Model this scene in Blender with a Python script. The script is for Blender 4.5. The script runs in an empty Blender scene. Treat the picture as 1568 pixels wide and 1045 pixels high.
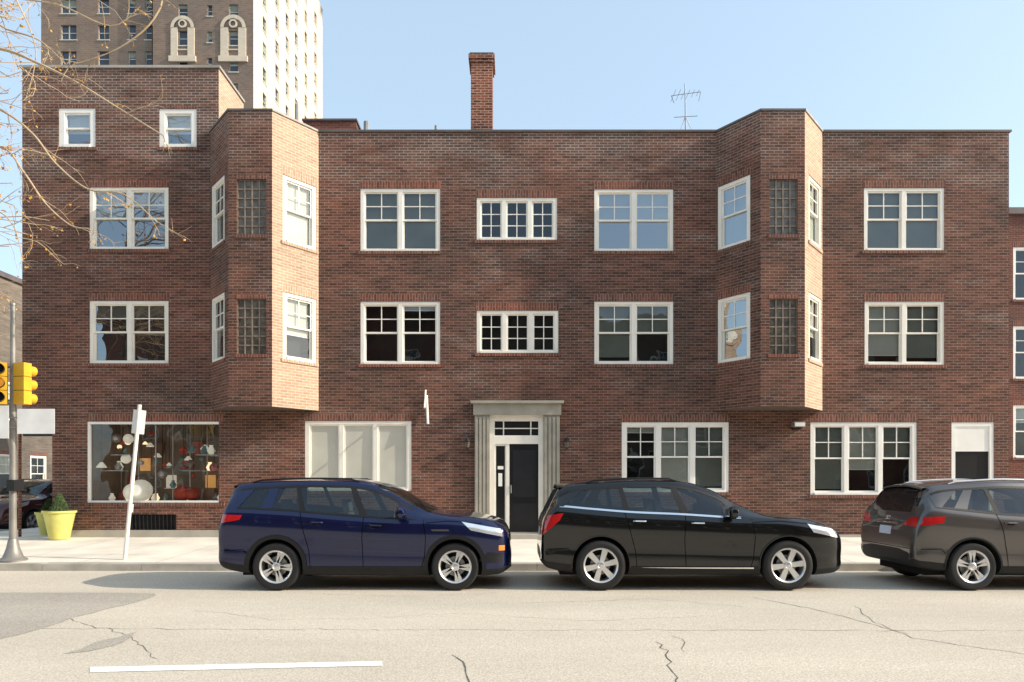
import bpy, bmesh, math, random
import numpy as np
from mathutils import Vector, Matrix
random.seed(7)
sc=bpy.context.scene
F=1045.0; CH=1.68; HY=735.0
def WX(px,Y=16.8): return (px-784)*Y/F
def WZ(py,Y=16.8): return CH+(HY-py)*Y/F
YW=16.8
# ---------------- materials
MATS={}
def newmat(name):
    m=bpy.data.materials.new(name); m.use_nodes=True
    nt=m.node_tree; b=nt.nodes['Principled BSDF']; MATS[name]=m
    return m,nt,b
def mat(name,col,rough=.6,metal=0,var=.15,scale=4.0,bump=0.0,coat=0.0,spec=.5,emit=None,bscale=None,detail=6):
    m,nt,b=newmat(name)
    b.inputs['Roughness'].default_value=rough; b.inputs['Metallic'].default_value=metal
    b.inputs['Coat Weight'].default_value=coat; b.inputs['Coat Roughness'].default_value=.03
    b.inputs['Specular IOR Level'].default_value=spec
    tc=nt.nodes.new('ShaderNodeTexCoord')
    n=nt.nodes.new('ShaderNodeTexNoise'); n.inputs['Scale'].default_value=scale; n.inputs['Detail'].default_value=detail
    nt.links.new(tc.outputs['Object'],n.inputs['Vector'])
    mr=nt.nodes.new('ShaderNodeMapRange'); mr.inputs[1].default_value=.3; mr.inputs[2].default_value=.7
    mr.inputs[3].default_value=1-var; mr.inputs[4].default_value=1+var
    nt.links.new(n.outputs['Fac'],mr.inputs[0])
    vm=nt.nodes.new('ShaderNodeVectorMath'); vm.operation='SCALE'; vm.inputs[0].default_value=col[:3]
    nt.links.new(mr.outputs[0],vm.inputs['Scale']); nt.links.new(vm.outputs[0],b.inputs['Base Color'])
    if bump:
        n2=nt.nodes.new('ShaderNodeTexNoise'); n2.inputs['Scale'].default_value=bscale or scale*8; n2.inputs['Detail'].default_value=4
        nt.links.new(tc.outputs['Object'],n2.inputs['Vector'])
        bp=nt.nodes.new('ShaderNodeBump'); bp.inputs['Distance'].default_value=bump; bp.inputs['Strength'].default_value=.6
        nt.links.new(n2.outputs['Fac'],bp.inputs['Height']); nt.links.new(bp.outputs[0],b.inputs['Normal'])
    if emit:
        b.inputs['Emission Color'].default_value=(*emit[0],1); b.inputs['Emission Strength'].default_value=emit[1]
    return m
def brickmat(name,c1,c2,cm,bw=.205,rh=.068,mort=.009,patch=.35,red=(1.25,.9,.8),bumpd=.006,efflo=0.0,rowv=.24):
    m,nt,b=newmat(name); L=nt.links.new; N=nt.nodes.new
    uv=N('ShaderNodeUVMap'); br=N('ShaderNodeTexBrick')
    br.offset=.5; br.inputs['Scale'].default_value=1; br.inputs['Brick Width'].default_value=bw; br.inputs['Row Height'].default_value=rh
    br.inputs['Mortar Size'].default_value=mort; br.inputs['Mortar Smooth'].default_value=.2; br.inputs['Bias'].default_value=-.15
    br.inputs['Color1'].default_value=(*c1,1); br.inputs['Color2'].default_value=(*c2,1); br.inputs['Mortar'].default_value=(*cm,1)
    L(uv.outputs[0],br.inputs['Vector'])
    mp=N('ShaderNodeMapping'); mp.inputs['Scale'].default_value=(1.4,14.7,1); L(uv.outputs[0],mp.inputs[0])
    nb=N('ShaderNodeTexNoise'); nb.inputs['Scale'].default_value=1.0; nb.inputs['Detail'].default_value=4; L(mp.outputs[0],nb.inputs['Vector'])
    n1=N('ShaderNodeTexNoise'); n1.inputs['Scale'].default_value=.30; n1.inputs['Detail'].default_value=9; n1.inputs['Roughness'].default_value=.62
    L(uv.outputs[0],n1.inputs['Vector'])
    r1=N('ShaderNodeMapRange'); r1.inputs[1].default_value=.38; r1.inputs[2].default_value=.62; r1.inputs[3].default_value=0; r1.inputs[4].default_value=1
    L(n1.outputs['Fac'],r1.inputs[0])
    mx=N('ShaderNodeMix'); mx.data_type='RGBA'; mx.blend_type='MIX'; mx.inputs['A'].default_value=(1-patch,1-patch,1-patch*.95,1); mx.inputs['B'].default_value=(*red,1)
    L(r1.outputs[0],mx.inputs['Factor'])
    r2=N('ShaderNodeMapRange'); r2.inputs[1].default_value=.3; r2.inputs[2].default_value=.7; r2.inputs[3].default_value=1-rowv; r2.inputs[4].default_value=1+rowv*1.1
    L(nb.outputs['Fac'],r2.inputs[0])
    m1=N('ShaderNodeMix'); m1.data_type='RGBA'; m1.blend_type='MULTIPLY'; m1.inputs['Factor'].default_value=1
    L(br.outputs['Color'],m1.inputs['A']); L(mx.outputs['Result'],m1.inputs['B'])
    m2=N('ShaderNodeVectorMath'); m2.operation='SCALE'; L(m1.outputs['Result'],m2.inputs[0]); L(r2.outputs[0],m2.inputs['Scale'])
    out=m2.outputs[0]
    if efflo:
        n4=N('ShaderNodeTexNoise'); n4.inputs['Scale'].default_value=.9; n4.inputs['Detail'].default_value=7; n4.inputs['Roughness'].default_value=.7
        mp4=N('ShaderNodeMapping'); mp4.inputs['Location'].default_value=(31,17,0); mp4.inputs['Scale'].default_value=(.6,1.6,1); L(uv.outputs[0],mp4.inputs[0]); L(mp4.outputs[0],n4.inputs['Vector'])
        sx=N('ShaderNodeSeparateXYZ'); L(uv.outputs[0],sx.inputs[0])
        top=N('ShaderNodeMapRange'); top.inputs[1].default_value=8.4; top.inputs[2].default_value=10.2; top.inputs[3].default_value=0; top.inputs[4].default_value=.16; L(sx.outputs[1],top.inputs[0])
        ad=N('ShaderNodeMath'); ad.operation='ADD'; L(n4.outputs['Fac'],ad.inputs[0]); L(top.outputs[0],ad.inputs[1])
        r4=N('ShaderNodeMapRange'); r4.inputs[1].default_value=.53; r4.inputs[2].default_value=.83; r4.inputs[3].default_value=0; r4.inputs[4].default_value=efflo; L(ad.outputs[0],r4.inputs[0])
        m5=N('ShaderNodeMath'); m5.operation='MULTIPLY_ADD'; m5.inputs[1].default_value=.85; m5.inputs[2].default_value=.15; L(br.outputs['Fac'],m5.inputs[0])
        m6=N('ShaderNodeMath'); m6.operation='MULTIPLY'; L(r4.outputs[0],m6.inputs[0]); L(m5.outputs[0],m6.inputs[1])
        m7=N('ShaderNodeMix'); m7.data_type='RGBA'; L(m6.outputs[0],m7.inputs['Factor']); L(out,m7.inputs['A']); m7.inputs['B'].default_value=(.55,.47,.40,1); out=m7.outputs['Result']
    L(out,b.inputs['Base Color']); b.inputs['Roughness'].default_value=.85; b.inputs['Specular IOR Level'].default_value=.2
    inv=N('ShaderNodeMath'); inv.operation='MULTIPLY_ADD'; inv.inputs[1].default_value=-1; L(br.outputs['Fac'],inv.inputs[0]); L(nb.outputs['Fac'],inv.inputs[2])
    bp=N('ShaderNodeBump'); bp.inputs['Distance'].default_value=bumpd; bp.inputs['Strength'].default_value=.7
    L(inv.outputs[0],bp.inputs['Height']); L(bp.outputs[0],b.inputs['Normal'])
    return m
def glassmat(name,refl=.15,tint=(.94,.96,.95),rough=0.0,wob=.0015):
    m=bpy.data.materials.new(name); m.use_nodes=True; nt=m.node_tree; nt.nodes.clear(); N=nt.nodes.new; L=nt.links.new
    o=N('ShaderNodeOutputMaterial'); mx=N('ShaderNodeMixShader'); t=N('ShaderNodeBsdfTransparent'); g=N('ShaderNodeBsdfGlossy')
    t.inputs[0].default_value=(*tint,1); g.inputs['Roughness'].default_value=rough; g.inputs['Color'].default_value=(.85,.93,1,1)
    lw=N('ShaderNodeLayerWeight'); lw.inputs['Blend'].default_value=.3
    mr=N('ShaderNodeMapRange'); mr.inputs[3].default_value=refl; mr.inputs[4].default_value=.95; L(lw.outputs['Fresnel'],mr.inputs[0])
    if wob:
        tc=N('ShaderNodeTexCoord'); n=N('ShaderNodeTexNoise'); n.inputs['Scale'].default_value=1.6; n.inputs['Detail'].default_value=1; L(tc.outputs['Object'],n.inputs['Vector'])
        bp=N('ShaderNodeBump'); bp.inputs['Distance'].default_value=wob*4; bp.inputs['Strength'].default_value=1; L(n.outputs['Fac'],bp.inputs['Height']); L(bp.outputs[0],g.inputs['Normal'])
    L(mr.outputs[0],mx.inputs[0]); L(t.outputs[0],mx.inputs[1]); L(g.outputs[0],mx.inputs[2]); L(mx.outputs[0],o.inputs[0])
    MATS[name]=m; return m
BR=brickmat('brick_dark',(.172,.086,.062),(.070,.043,.036),(.235,.185,.150),efflo=.85,red=(1.20,.94,.86),patch=.30,rowv=.28)
BRSUN=brickmat('brick_sunlit',(.52,.36,.24),(.42,.28,.185),(.66,.55,.43),patch=.10,red=(1.05,1,1),rowv=.15)  # paler copy of the facade brick, sunlight put into the colour
BRS=brickmat('brick_soldier',(.20,.090,.064),(.105,.058,.045),(.25,.195,.16),patch=.1)
BRT=brickmat('brick_tower',(.25,.19,.15),(.20,.15,.12),(.27,.22,.19),bw=.6,rh=.25,mort=.02,patch=.12,red=(1.1,1.02,.95),rowv=.1)
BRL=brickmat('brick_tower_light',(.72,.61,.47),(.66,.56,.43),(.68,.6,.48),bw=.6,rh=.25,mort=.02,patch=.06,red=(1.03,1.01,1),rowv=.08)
BRN=brickmat('brick_neighbour',(.18,.085,.062),(.12,.06,.047),(.22,.17,.145))
BRC=brickmat('brick_chimney',(.27,.12,.075),(.05,.035,.032),(.44,.35,.28),patch=.65,mort=.012)
TRIM=mat('trim_cream',(.88,.83,.73),.5,var=.05,scale=3)
VINYL=mat('trim_white',(.90,.87,.80),.4,var=.04,scale=3)
STONE=mat('stone_grey',(.36,.33,.27),.8,var=.15,scale=3,bump=.003)
COPE=mat('coping_metal',(.12,.10,.095),.6,var=.25,scale=2)
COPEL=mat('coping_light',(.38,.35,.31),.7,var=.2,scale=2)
CONC=mat('concrete_base',(.42,.38,.32),.9,var=.15,scale=2,bump=.004)
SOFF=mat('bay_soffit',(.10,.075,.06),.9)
FILM=mat('frosted_film',(.56,.54,.46),.25,var=.10,scale=1.0,spec=.4)
DARK=mat('interior_dark',(.028,.026,.024),.9)
INT=mat('interior_wall',(.30,.24,.18),.9)
BLACK=mat('black_paint',(.008,.008,.009),.35)
IRON=mat('iron_black',(.02,.02,.022),.5,metal=.3)
GREYM=mat('metal_grey',(.30,.30,.29),.5,metal=.5)
BLIND=mat('roller_blind',(.55,.55,.48),.9,var=.1,scale=1.5)
BLINDD=mat('roller_blind_grey',(.24,.255,.215),.9,var=.15,scale=1.5)
CURT=mat('curtain_sheer',(.86,.81,.70),.9,var=.10,scale=1.2)
ROOFM=mat('roof_felt',(.07,.07,.07),.9)
G_S=glassmat('window_glass',.045); G_B=glassmat('window_glass_bright',.28); G_SH=glassmat('shop_glass',.07)
OLDG=mat('old_panel_glass',(.12,.10,.075),.25,var=.5,scale=7)
OLDM=mat('old_panel_bars',(.22,.175,.135),.7,var=.3,scale=8)
# ---------------- builders
class Frame:
    def __init__(s,o,t,n): s.o=Vector((o[0],o[1],0)); s.t=Vector((t[0],t[1],0)).normalized(); s.n=Vector((n[0],n[1],0)).normalized()
    def p(s,a,d,z): v=s.o+s.t*a+s.n*d; return (v.x,v.y,z)
class MB:
    def __init__(s): s.v=[];s.f=[];s.m=[];s.uv=[];s.mats=[];s.sm=[]
    def mi(s,m):
        if m not in s.mats: s.mats.append(m)
        return s.mats.index(m)
    def face(s,pts,m,uv=None,smooth=False):
        i=len(s.v); s.v+= [tuple(p) for p in pts]; s.f.append(list(range(i,i+len(pts)))); s.m.append(s.mi(m))
        s.uv.append(uv if uv else [(p[0],p[1]) for p in pts]); s.sm.append(smooth)
    def fbox(s,fr,a0,a1,d0,d1,z0,z1,m,swap=False):
        P=fr.p; 
        def q(pts,uv): s.face(pts,m,[(y,x) for x,y in uv] if swap else uv)
        q([P(a0,d1,z0),P(a1,d1,z0),P(a1,d1,z1),P(a0,d1,z1)],[(a0,z0),(a1,z0),(a1,z1),(a0,z1)])
        q([P(a1,d0,z0),P(a0,d0,z0),P(a0,d0,z1),P(a1,d0,z1)],[(a1,z0),(a0,z0),(a0,z1),(a1,z1)])
        q([P(a0,d0,z0),P(a0,d1,z0),P(a0,d1,z1),P(a0,d0,z1)],[(d0,z0),(d1,z0),(d1,z1),(d0,z1)])
        q([P(a1,d1,z0),P(a1,d0,z0),P(a1,d0,z1),P(a1,d1,z1)],[(d1,z0),(d0,z0),(d0,z1),(d1,z1)])
        q([P(a0,d1,z1),P(a1,d1,z1),P(a1,d0,z1),P(a0,d0,z1)],[(a0,d1),(a1,d1),(a1,d0),(a0,d0)])
        q([P(a0,d0,z0),P(a1,d0,z0),P(a1,d1,z0),P(a0,d1,z0)],[(a0,d0),(a1,d0),(a1,d1),(a0,d1)])
    def box(s,x0,x1,y0,y1,z0,z1,m): s.fbox(WORLD,x0,x1,-y1,-y0,z0,z1,m)
    def tube(s,p0,p1,r0,r1,m,n=8,cap=True):
        p0=Vector(p0);p1=Vector(p1);d=(p1-p0)
        if d.length<1e-6: return
        d.normalize(); a=d.orthogonal().normalized(); b=d.cross(a)
        c0=[p0+(a*math.cos(2*math.pi*i/n)+b*math.sin(2*math.pi*i/n))*r0 for i in range(n)]
        c1=[p1+(a*math.cos(2*math.pi*i/n)+b*math.sin(2*math.pi*i/n))*r1 for i in range(n)]
        for i in range(n): s.face([c0[i],c0[(i+1)%n],c1[(i+1)%n],c1[i]],m,None,n>5)
        if cap: s.face(c0[::-1],m); s.face(c1,m)
    def poly(s,pts,r0,r1,m,n=6):
        k=len(pts)-1
        for i in range(k): s.tube(pts[i],pts[i+1],r0+(r1-r0)*i/k,r0+(r1-r0)*(i+1)/k,m,n,cap=(i in(0,k-1)))
    def lathe(s,c,axis,prof,m,n=32,smooth=True,mats=None):
        c=Vector(c);ax=Vector(axis).normalized();a=ax.orthogonal().normalized();b=ax.cross(a)
        rings=[[c+ax*h+(a*math.cos(2*math.pi*i/n)+b*math.sin(2*math.pi*i/n))*r for i in range(n)] for r,h in prof]
        for k in range(len(rings)-1):
            mm=mats[k] if mats else m
            for i in range(n):
                j=(i+1)%n
                s.face([rings[k][i],rings[k][j],rings[k+1][j],rings[k+1][i]],mm,None,smooth)
    def obj(s,name,parent=None,weld=True):
        me=bpy.data.meshes.new(name); me.from_pydata(s.v,[],s.f)
        for m in s.mats: me.materials.append(m)
        me.polygons.foreach_set('material_index',s.m); me.polygons.foreach_set('use_smooth',s.sm)
        ul=me.uv_layers.new(name='UVMap'); fl=[c for u in s.uv for p in u for c in p]; ul.data.foreach_set('uv',fl)
        if weld and any(s.sm):
            bm=bmesh.new(); bm.from_mesh(me); bmesh.ops.remove_doubles(bm,verts=bm.verts,dist=.0001); bm.to_mesh(me); bm.free()
            me.set_sharp_from_angle(angle=math.radians(40))
        me.update(); o=bpy.data.objects.new(name,me); sc.collection.objects.link(o)
        if parent: o.parent=parent
        return o
WORLD=Frame((0,0),(1,0),(0,-1))
def empty(name,loc=(0,0,0),rz=0):
    e=bpy.data.objects.new(name,None); e.location=loc; e.rotation_euler=(0,0,rz); sc.collection.objects.link(e); return e
def wall(mb,fr,a0,a1,z0,z1,holes,m,rev=.12):
    As=sorted(set([a0,a1]+[min(max(h[i],a0),a1) for h in holes for i in(0,1)])); Zs=sorted(set([z0,z1]+[min(max(h[i],z0),z1) for h in holes for i in(2,3)]))
    for i in range(len(As)-1):
        for j in range(len(Zs)-1):
            ca=(As[i]+As[i+1])/2; cz=(Zs[j]+Zs[j+1])/2
            if any(h[0]<ca<h[1] and h[2]<cz<h[3] for h in holes): continue
            q=[(As[i],Zs[j]),(As[i+1],Zs[j]),(As[i+1],Zs[j+1]),(As[i],Zs[j+1])]
            mb.face([fr.p(a,0,z) for a,z in q],m,q)
    for h in holes:
        if h[0]>=a1 or h[1]<=a0 or not rev: continue
        x0,x1,y0,y1=h[:4]; P=fr.p
        for (aa,ba),(ab,bb) in [((x0,y0),(x0,y1)),((x0,y1),(x1,y1)),((x1,y1),(x1,y0)),((x1,y0),(x0,y0))]:
            mb.face([P(aa,0,ba),P(ab,0,bb),P(ab,-rev,bb),P(aa,-rev,ba)],m,[(aa,ba),(ab+.0,bb),(ab+rev,bb),(aa+rev,ba)])
def window(mb,fr,a0,a1,z0,z1,n=2,style='dh',glass=None,blind=0.0,trim=None,c=.085,idepth=.8,cols=2,rows=2,bm=None):
    trim=trim or TRIM; glass=glass or G_S; bm=bm or BLIND
    B=mb.fbox
    f0,f1=-.115,-.012
    B(fr,a0,a0+c,f0,f1,z0,z1,trim);B(fr,a1-c,a1,f0,f1,z0,z1,trim)
    B(fr,a0+c,a1-c,f0,f1,z1-c*.8,z1,trim);B(fr,a0+c,a1-c,f0,f1+.03,z0,z0+c*.6,trim)
    ia0,ia1,iz0,iz1=a0+c,a1-c,z0+c*.6,z1-c*.8
    mw=.10; uw=(ia1-ia0-mw*(n-1))/n
    for k in range(n):
        u0=ia0+k*(uw+mw); u1=u0+uw
        if k<n-1: B(fr,u1,u1+mw,f0,f1-.004,iz0,iz1,trim)
        s=.04
        def sash(b0,b1,y0,y1,dd,cc,rr):
            B(fr,b0,b0+s,dd-.03,dd,y0,y1,trim);B(fr,b1-s,b1,dd-.03,dd,y0,y1,trim)
            B(fr,b0+s,b1-s,dd-.03,dd,y0,y0+s,trim);B(fr,b0+s,b1-s,dd-.03,dd,y1-s,y1,trim)
            g=[(b0+s,y0+s),(b1-s,y0+s),(b1-s,y1-s),(b0+s,y1-s)]
            tl=random.uniform(-.004,.004); tz=random.uniform(-.006,.006)
            mb.face([fr.p(a,dd-.018+(tl if i in(1,2) else -tl)+(tz if i>1 else -tz),z) for i,(a,z) in enumerate(g)],glass,g)
            for i in range(1,cc): 
                x=b0+s+(b1-b0-2*s)*i/cc; B(fr,x-.011,x+.011,dd-.026,dd-.004,y0+s,y1-s,trim)
            for i in range(1,rr):
                y=y0+s+(y1-y0-2*s)*i/rr; B(fr,b0+s,b1-s,dd-.025,dd-.006,y-.011,y+.011,trim)
        zm=(iz0+iz1)/2+.02
        if style=='dh':
            sash(u0,u1,zm-.02,iz1,-.045,cols,rows); sash(u0,u1,iz0,zm+.02,-.078,1,1)
        elif style=='grid': sash(u0,u1,iz0,iz1,-.05,cols,rows)
        else: sash(u0,u1,iz0,iz1,-.05,1,1)
        bl=blind[k] if isinstance(blind,(list,tuple)) else blind
        bk=bm[k] if isinstance(bm,(list,tuple)) else bm
        if bl>0:
            y0=iz1-(iz1-iz0)*bl; nn=8
            for q_ in range(nn):
                b0=u0+(u1-u0)*q_/nn; b1=u0+(u1-u0)*(q_+1)/nn; w_=.008 if bk is CURT else 0
                mb.face([fr.p(b0,-.14+(w_ if q_%2 else 0),y0),fr.p(b1,-.14+(0 if q_%2 else w_),y0),fr.p(b1,-.14+(0 if q_%2 else w_),iz1),fr.p(b0,-.14+(w_ if q_%2 else 0),iz1)],bk)
            if bk is BLIND and bl<.95: mb.fbox(fr,u0,u1,-.15,-.135,y0-.02,y0,trim)
    P=fr.p; r0,r1=-.12,-idepth
    q=[(a0,z0),(a1,z0),(a1,z1),(a0,z1)]
    mb.face([P(a,r1,z) for a,z in q],DARK)
    for i in range(4):
        A=q[i];Bq=q[(i+1)%4]; mb.face([P(A[0],r0,A[1]),P(Bq[0],r0,Bq[1]),P(Bq[0],r1,Bq[1]),P(A[0],r1,A[1])],DARK)
def lintel(mb,fr,a0,a1,z1,h=.2,z0=None,m=None):
    m=m or BRS
    mb.fbox(fr,a0-.02,a1+.02,-.01,.004,z1,z1+h,m,swap=True)
    if z0 is not None: mb.fbox(fr,a0-.05,a1+.05,-.01,.03,z0-.075,z0,m,swap=True)
# ================= MAIN BUILDING
bld=empty('brick_apartment_building')
ZT=10.23; ZP=WZ(105); ZB=.20
FW=Frame((0,YW),(1,0),(0,-1))
XL=WX(34); XR=WX(1545); XP=WX(335)
def H(x0,x1,y0,y1): return (WX(x0),WX(x1),WZ(y1),WZ(y0))
third=[H(137,258,287,382),H(552,674,289,385),H(730,853,303,368),H(910,1031,290,385),H(1323,1446,288,384)]
second=[H(137,258,461,557),H(552,674,462,558),H(730,855,476,541),H(910,1031,462,558),H(1324,1446,462,559)]
pent=[H(90,146,166,226),H(244,301,167,226)]
shop=H(134,341,646,770); wA=H(467,630,645,752); door=(WX(750),WX(832),.30,WZ(634)); wB=H(952,1116,647,754); wC=H(1241,1404,647,758); sd=(WX(1457),WX(1522),.28,WZ(647))
vent=H(197,270,788,814)
corner=(XL-.1,WX(80),ZB-.1,WZ(632))
holes=third+second+[shop,wA,door,wB,wC,sd,vent]
mb=MB()
wall(mb,FW,XL,XP,ZB,ZP,[h for h in holes if h[0]<XP]+pent+[corner],BR)
wall(mb,FW,XP,XR,ZB,ZT,[h for h in holes if h[0]>XP],BR)
for h in third+second+[shop,wA,wB,wC,sd]: lintel(mb,FW,h[0],h[1],h[3],.19,h[2] if h[2]>.5 else None)
for h in pent: lintel(mb,FW,h[0],h[1],h[3],.08,h[2])
YB=28
FR_R=Frame((XR,YW),(0,1),(1,0)); wall(mb,FR_R,0,YB-YW,ZB,ZT,[],BR)
FR_L=Frame((XL,YB),(0,-1),(-1,0)); wall(mb,FR_L,0,YB-YW,ZB,ZT,[(YB-YW-1.9,YB-YW+.1,ZB-.1,WZ(632))],BR,rev=0)
xc=WX(80); d=Vector((xc-XL,-1.9)); 
FC=Frame((XL,YW+1.9),(d.x,d.y),(-.9,-.35)); wall(mb,FC,0,d.length,ZB,WZ(632),[],BR,rev=0)
mb.face([(XL,YW,WZ(632)),(xc,YW,WZ(632)),(XL,YW+1.9,WZ(632))],TRIM)
mb.box(XL-.0,xc-.02,YW+.02,YW+.12,WZ(668),WZ(634),BLACK)
wall(mb,Frame((XL,YB),(1,0),(0,1)),0,XR-XL,ZB,ZT,[],BR)
PD=1.55
wall(mb,Frame((XP,YW),(0,1),(1,0)),0,PD,ZT-.4,ZP,[],BRSUN)  # sun-facing penthouse side, its brightness painted in by the paler brick
wall(mb,Frame((XP,YW+PD),(0,1),(1,0)),0,2.6,ZT-.4,ZP-.75,[],BRSUN)
wall(mb,Frame((XL,YB),(0,-1),(-1,0)),YB-YW-4.1,YB-YW,ZT-.4,ZP,[],BR)
mb.face([(XL,YW+.2,ZP-.3),(XP,YW+.2,ZP-.3),(XP,YW+4,ZP-.3),(XL,YW+4,ZP-.3)],ROOFM)
mb.box(XL,XP,YW+4.0,YW+4.15,ZT-.4,ZP-.75,BR)
mb.obj('walls',bld)
mb=MB()
mb.box(XL,XR,YW+.25,YB-.05,ZT-.45,ZT-.35,ROOFM)
mb.obj('roof',bld)
mb=MB()
mb.box(XL-.04,XP+.04,YW-.04,YW+.26,ZP,ZP+.06,COPEL)
mb.box(XP-.2,XP+.04,YW+.26,YW+PD,ZP,ZP+.06,COPEL)
mb.box(XP-.2,XP+.04,YW+PD+.01,YW+4.2,ZP-.75,ZP-.68,COPEL)
bx=[(-7.43,-6.57,-5.56,-4.76),(5.02,5.77,6.79,7.64)]; YF=15.82
for a,b in [(XP+.05,bx[0][0]-.0),(bx[0][3],bx[1][0]),(bx[1][3],XR)]:
    if b>a: mb.box(a,b+(.04 if b==XR else 0),YW-.045,YW+.24,ZT,ZT+.05,COPE)
mb.box(XR-.2,XR+.04,YW+.24,YB,ZT,ZT+.05,COPE)
mb.obj('coping',bld)
mb=MB()
gl=[G_B,G_S,G_S,G_B,G_S]
bl3=[(0.45,.3),(.95,.95),0,(.5,.5),(.95,.95)]
bm3=[BLIND,BLINDD,BLIND,BLINDD,(BLINDD,BLINDD)]
bl2=[(.25,.2),(0,.08),0,(.9,.5),(.85,.9)]
bm2=[BLINDD,BLIND,BLIND,BLINDD,(BLIND,BLINDD)]
for i,h in enumerate(third): window(mb,FW,*h,n=3 if i==2 else 2,style='grid' if i==2 else 'dh',glass=gl[i],blind=bl3[i],bm=bm3[i],cols=2,rows=3 if i==2 else 2)
for i,h in enumerate(second): window(mb,FW,*h,n=3 if i==2 else 2,style='grid' if i==2 else 'dh',glass=G_B if i==0 else G_S,blind=bl2[i],bm=bm2[i],cols=2,rows=3 if i==2 else 2)
for h in pent: window(mb,FW,*h,n=1,style='dh',glass=G_B,blind=.6,cols=1,rows=1,c=.13,trim=VINYL,bm=CURT)
window(mb,FW,*wA,n=3,style='fix',blind=0,glass=FILM,c=.10)
window(mb,FW,*wB,n=3,style='dh',blind=(.1,.9,.95),bm=(BLIND,BLIND,BLINDD),c=.10,trim=VINYL)
window(mb,FW,*wC,n=3,style='dh',blind=(.95,.65,.5),bm=(BLINDD,BLIND,BLINDD),c=.10,trim=VINYL)
c=.1
mb.fbox(FW,sd[0],sd[0]+c,-.12,-.01,sd[2],sd[3],VINYL);mb.fbox(FW,sd[1]-c,sd[1],-.12,-.01,sd[2],sd[3],VINYL);mb.fbox(FW,sd[0]+c,sd[1]-c,-.12,-.01,sd[3]-c,sd[3],VINYL)
zz=WZ(689); mb.fbox(FW,sd[0]+c,sd[1]-c,-.1,-.03,zz-.04,sd[3]-c,VINYL)
mb.fbox(FW,sd[0]+c,sd[1]-c,-.11,-.06,sd[2],zz-.04,BLACK)
mb.fbox(FW,vent[0],vent[1],-.2,-.11,vent[2],vent[3],DARK)
for i in range(12):
    a=vent[0]+(vent[1]-vent[0])*(i+.5)/12; mb.fbox(FW,a-.012,a+.012,-.08,-.05,vent[2],vent[3],IRON)
for k in range(4):
    z=vent[2]+(vent[3]-vent[2])*(k+.5)/4; mb.fbox(FW,vent[0],vent[1],-.09,-.081,z-.01,z+.01,IRON)
mb.obj('windows',bld)
for bi,(x0,x1,x2,x3) in enumerate(bx):
    mb=MB(); ZB0=3.38
    segs=[((x0,YW),(x1,YF),'L'),((x1,YF),(x2,YF),'F'),((x2,YF),(x3,YW),'R')]
    for p,q,k in segs:
        t=Vector((q[0]-p[0],q[1]-p[1])); L=t.length; t.normalize(); n=(t.y,-t.x)
        fr=Frame(p,t,n); WM=BRSUN if k=='R' else BR  # right-hand bay face takes the brick with sunlight in its colour
        zs=[(7.30,8.86),(4.53,6.10)]
        if k=='F':
            zz_=[(7.36,8.65),(4.59,5.88)]; a0,a1=(.19,.87) if bi==0 else (.2,.85)
            hs=[(a0,a1,z0,z1) for z0,z1 in zz_]
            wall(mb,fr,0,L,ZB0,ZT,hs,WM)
            for h in hs:
                mb.fbox(fr,h[0],h[1],-.10,-.06,h[2],h[3],OLDG)
                for i in range(5): 
                    a=h[0]+(h[1]-h[0])*i/4; mb.fbox(fr,max(h[0],a-.014),min(h[1],a+.014),-.06,-.035,h[2],h[3],OLDM)
                for i in range(7):
                    z=h[2]+(h[3]-h[2])*i/6; mb.fbox(fr,h[0],h[1],-.06,-.038,max(h[2],z-.014),min(h[3],z+.014),OLDM)
                lintel(mb,fr,h[0],h[1],h[3],.1,h[2])
        else:
            s0,s1=(.28,1.20) if k=='R' else (L-1.20,L-.28)
            s0=max(s0,.05); s1=min(s1,L-.05)
            hs=[(s0,s1,z0,z1) for z0,z1 in zs]
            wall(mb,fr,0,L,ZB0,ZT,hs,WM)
            for j,h in enumerate(hs):
                window(mb,fr,*h,n=1,style='dh',glass=G_B if (k=='L') else G_S,blind=.95 if j==0 else .6,bm=BLINDD if k=='L' else BLIND,idepth=.3,cols=2,rows=2,trim=TRIM,c=.10)
                lintel(mb,fr,h[0],h[1],h[3],.19,h[2],BRSUN if k=='R' else BRS)
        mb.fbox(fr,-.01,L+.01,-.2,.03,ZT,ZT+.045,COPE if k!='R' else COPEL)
    mb.face([(x0,YW,ZB0+.005),(x1,YF,ZB0+.005),(x2,YF,ZB0+.005),(x3,YW,ZB0+.005)],SOFF)
    mb.face([(x0,YW,ZT-.02),(x1,YF,ZT-.02),(x2,YF,ZT-.02),(x3,YW,ZT-.02)],ROOFM)
    mb.obj('bay',bld)
# entrance
mb=MB()
zt=WZ(615); ze=WZ(636)
pl=(WX(727),WX(750)); pr=(WX(832),WX(857))
for a0,a1 in (pl,pr):
    mb.fbox(FW,a0,a1,-.02,.07,.30,ze,STONE)
    nn=4; w=(a1-a0)/nn
    for i in range(nn): mb.fbox(FW,a0+i*w+w*.22,a0+(i+1)*w-w*.12,.07,.10,.45,ze-.05,STONE)
mb.fbox(FW,pl[0]-.03,pr[1]+.03,-.02,.13,ze,zt-.06,STONE)
mb.fbox(FW,pl[0]-.09,pr[1]+.09,-.02,.22,zt-.06,zt,STONE)
a0,a1=door[0],door[1]
tz0,tz1=WZ(667),WZ(645)
mb.fbox(FW,a0,a0+.12,-.12,.0,.34,ze,TRIM);mb.fbox(FW,a1-.12,a1,-.12,.0,.34,ze,TRIM)
mb.fbox(FW,a0+.12,a1-.12,-.12,-.003,tz1,ze,TRIM);mb.fbox(FW,a0+.12,a1-.12,-.12,-.003,WZ(680),tz0,TRIM)
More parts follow.
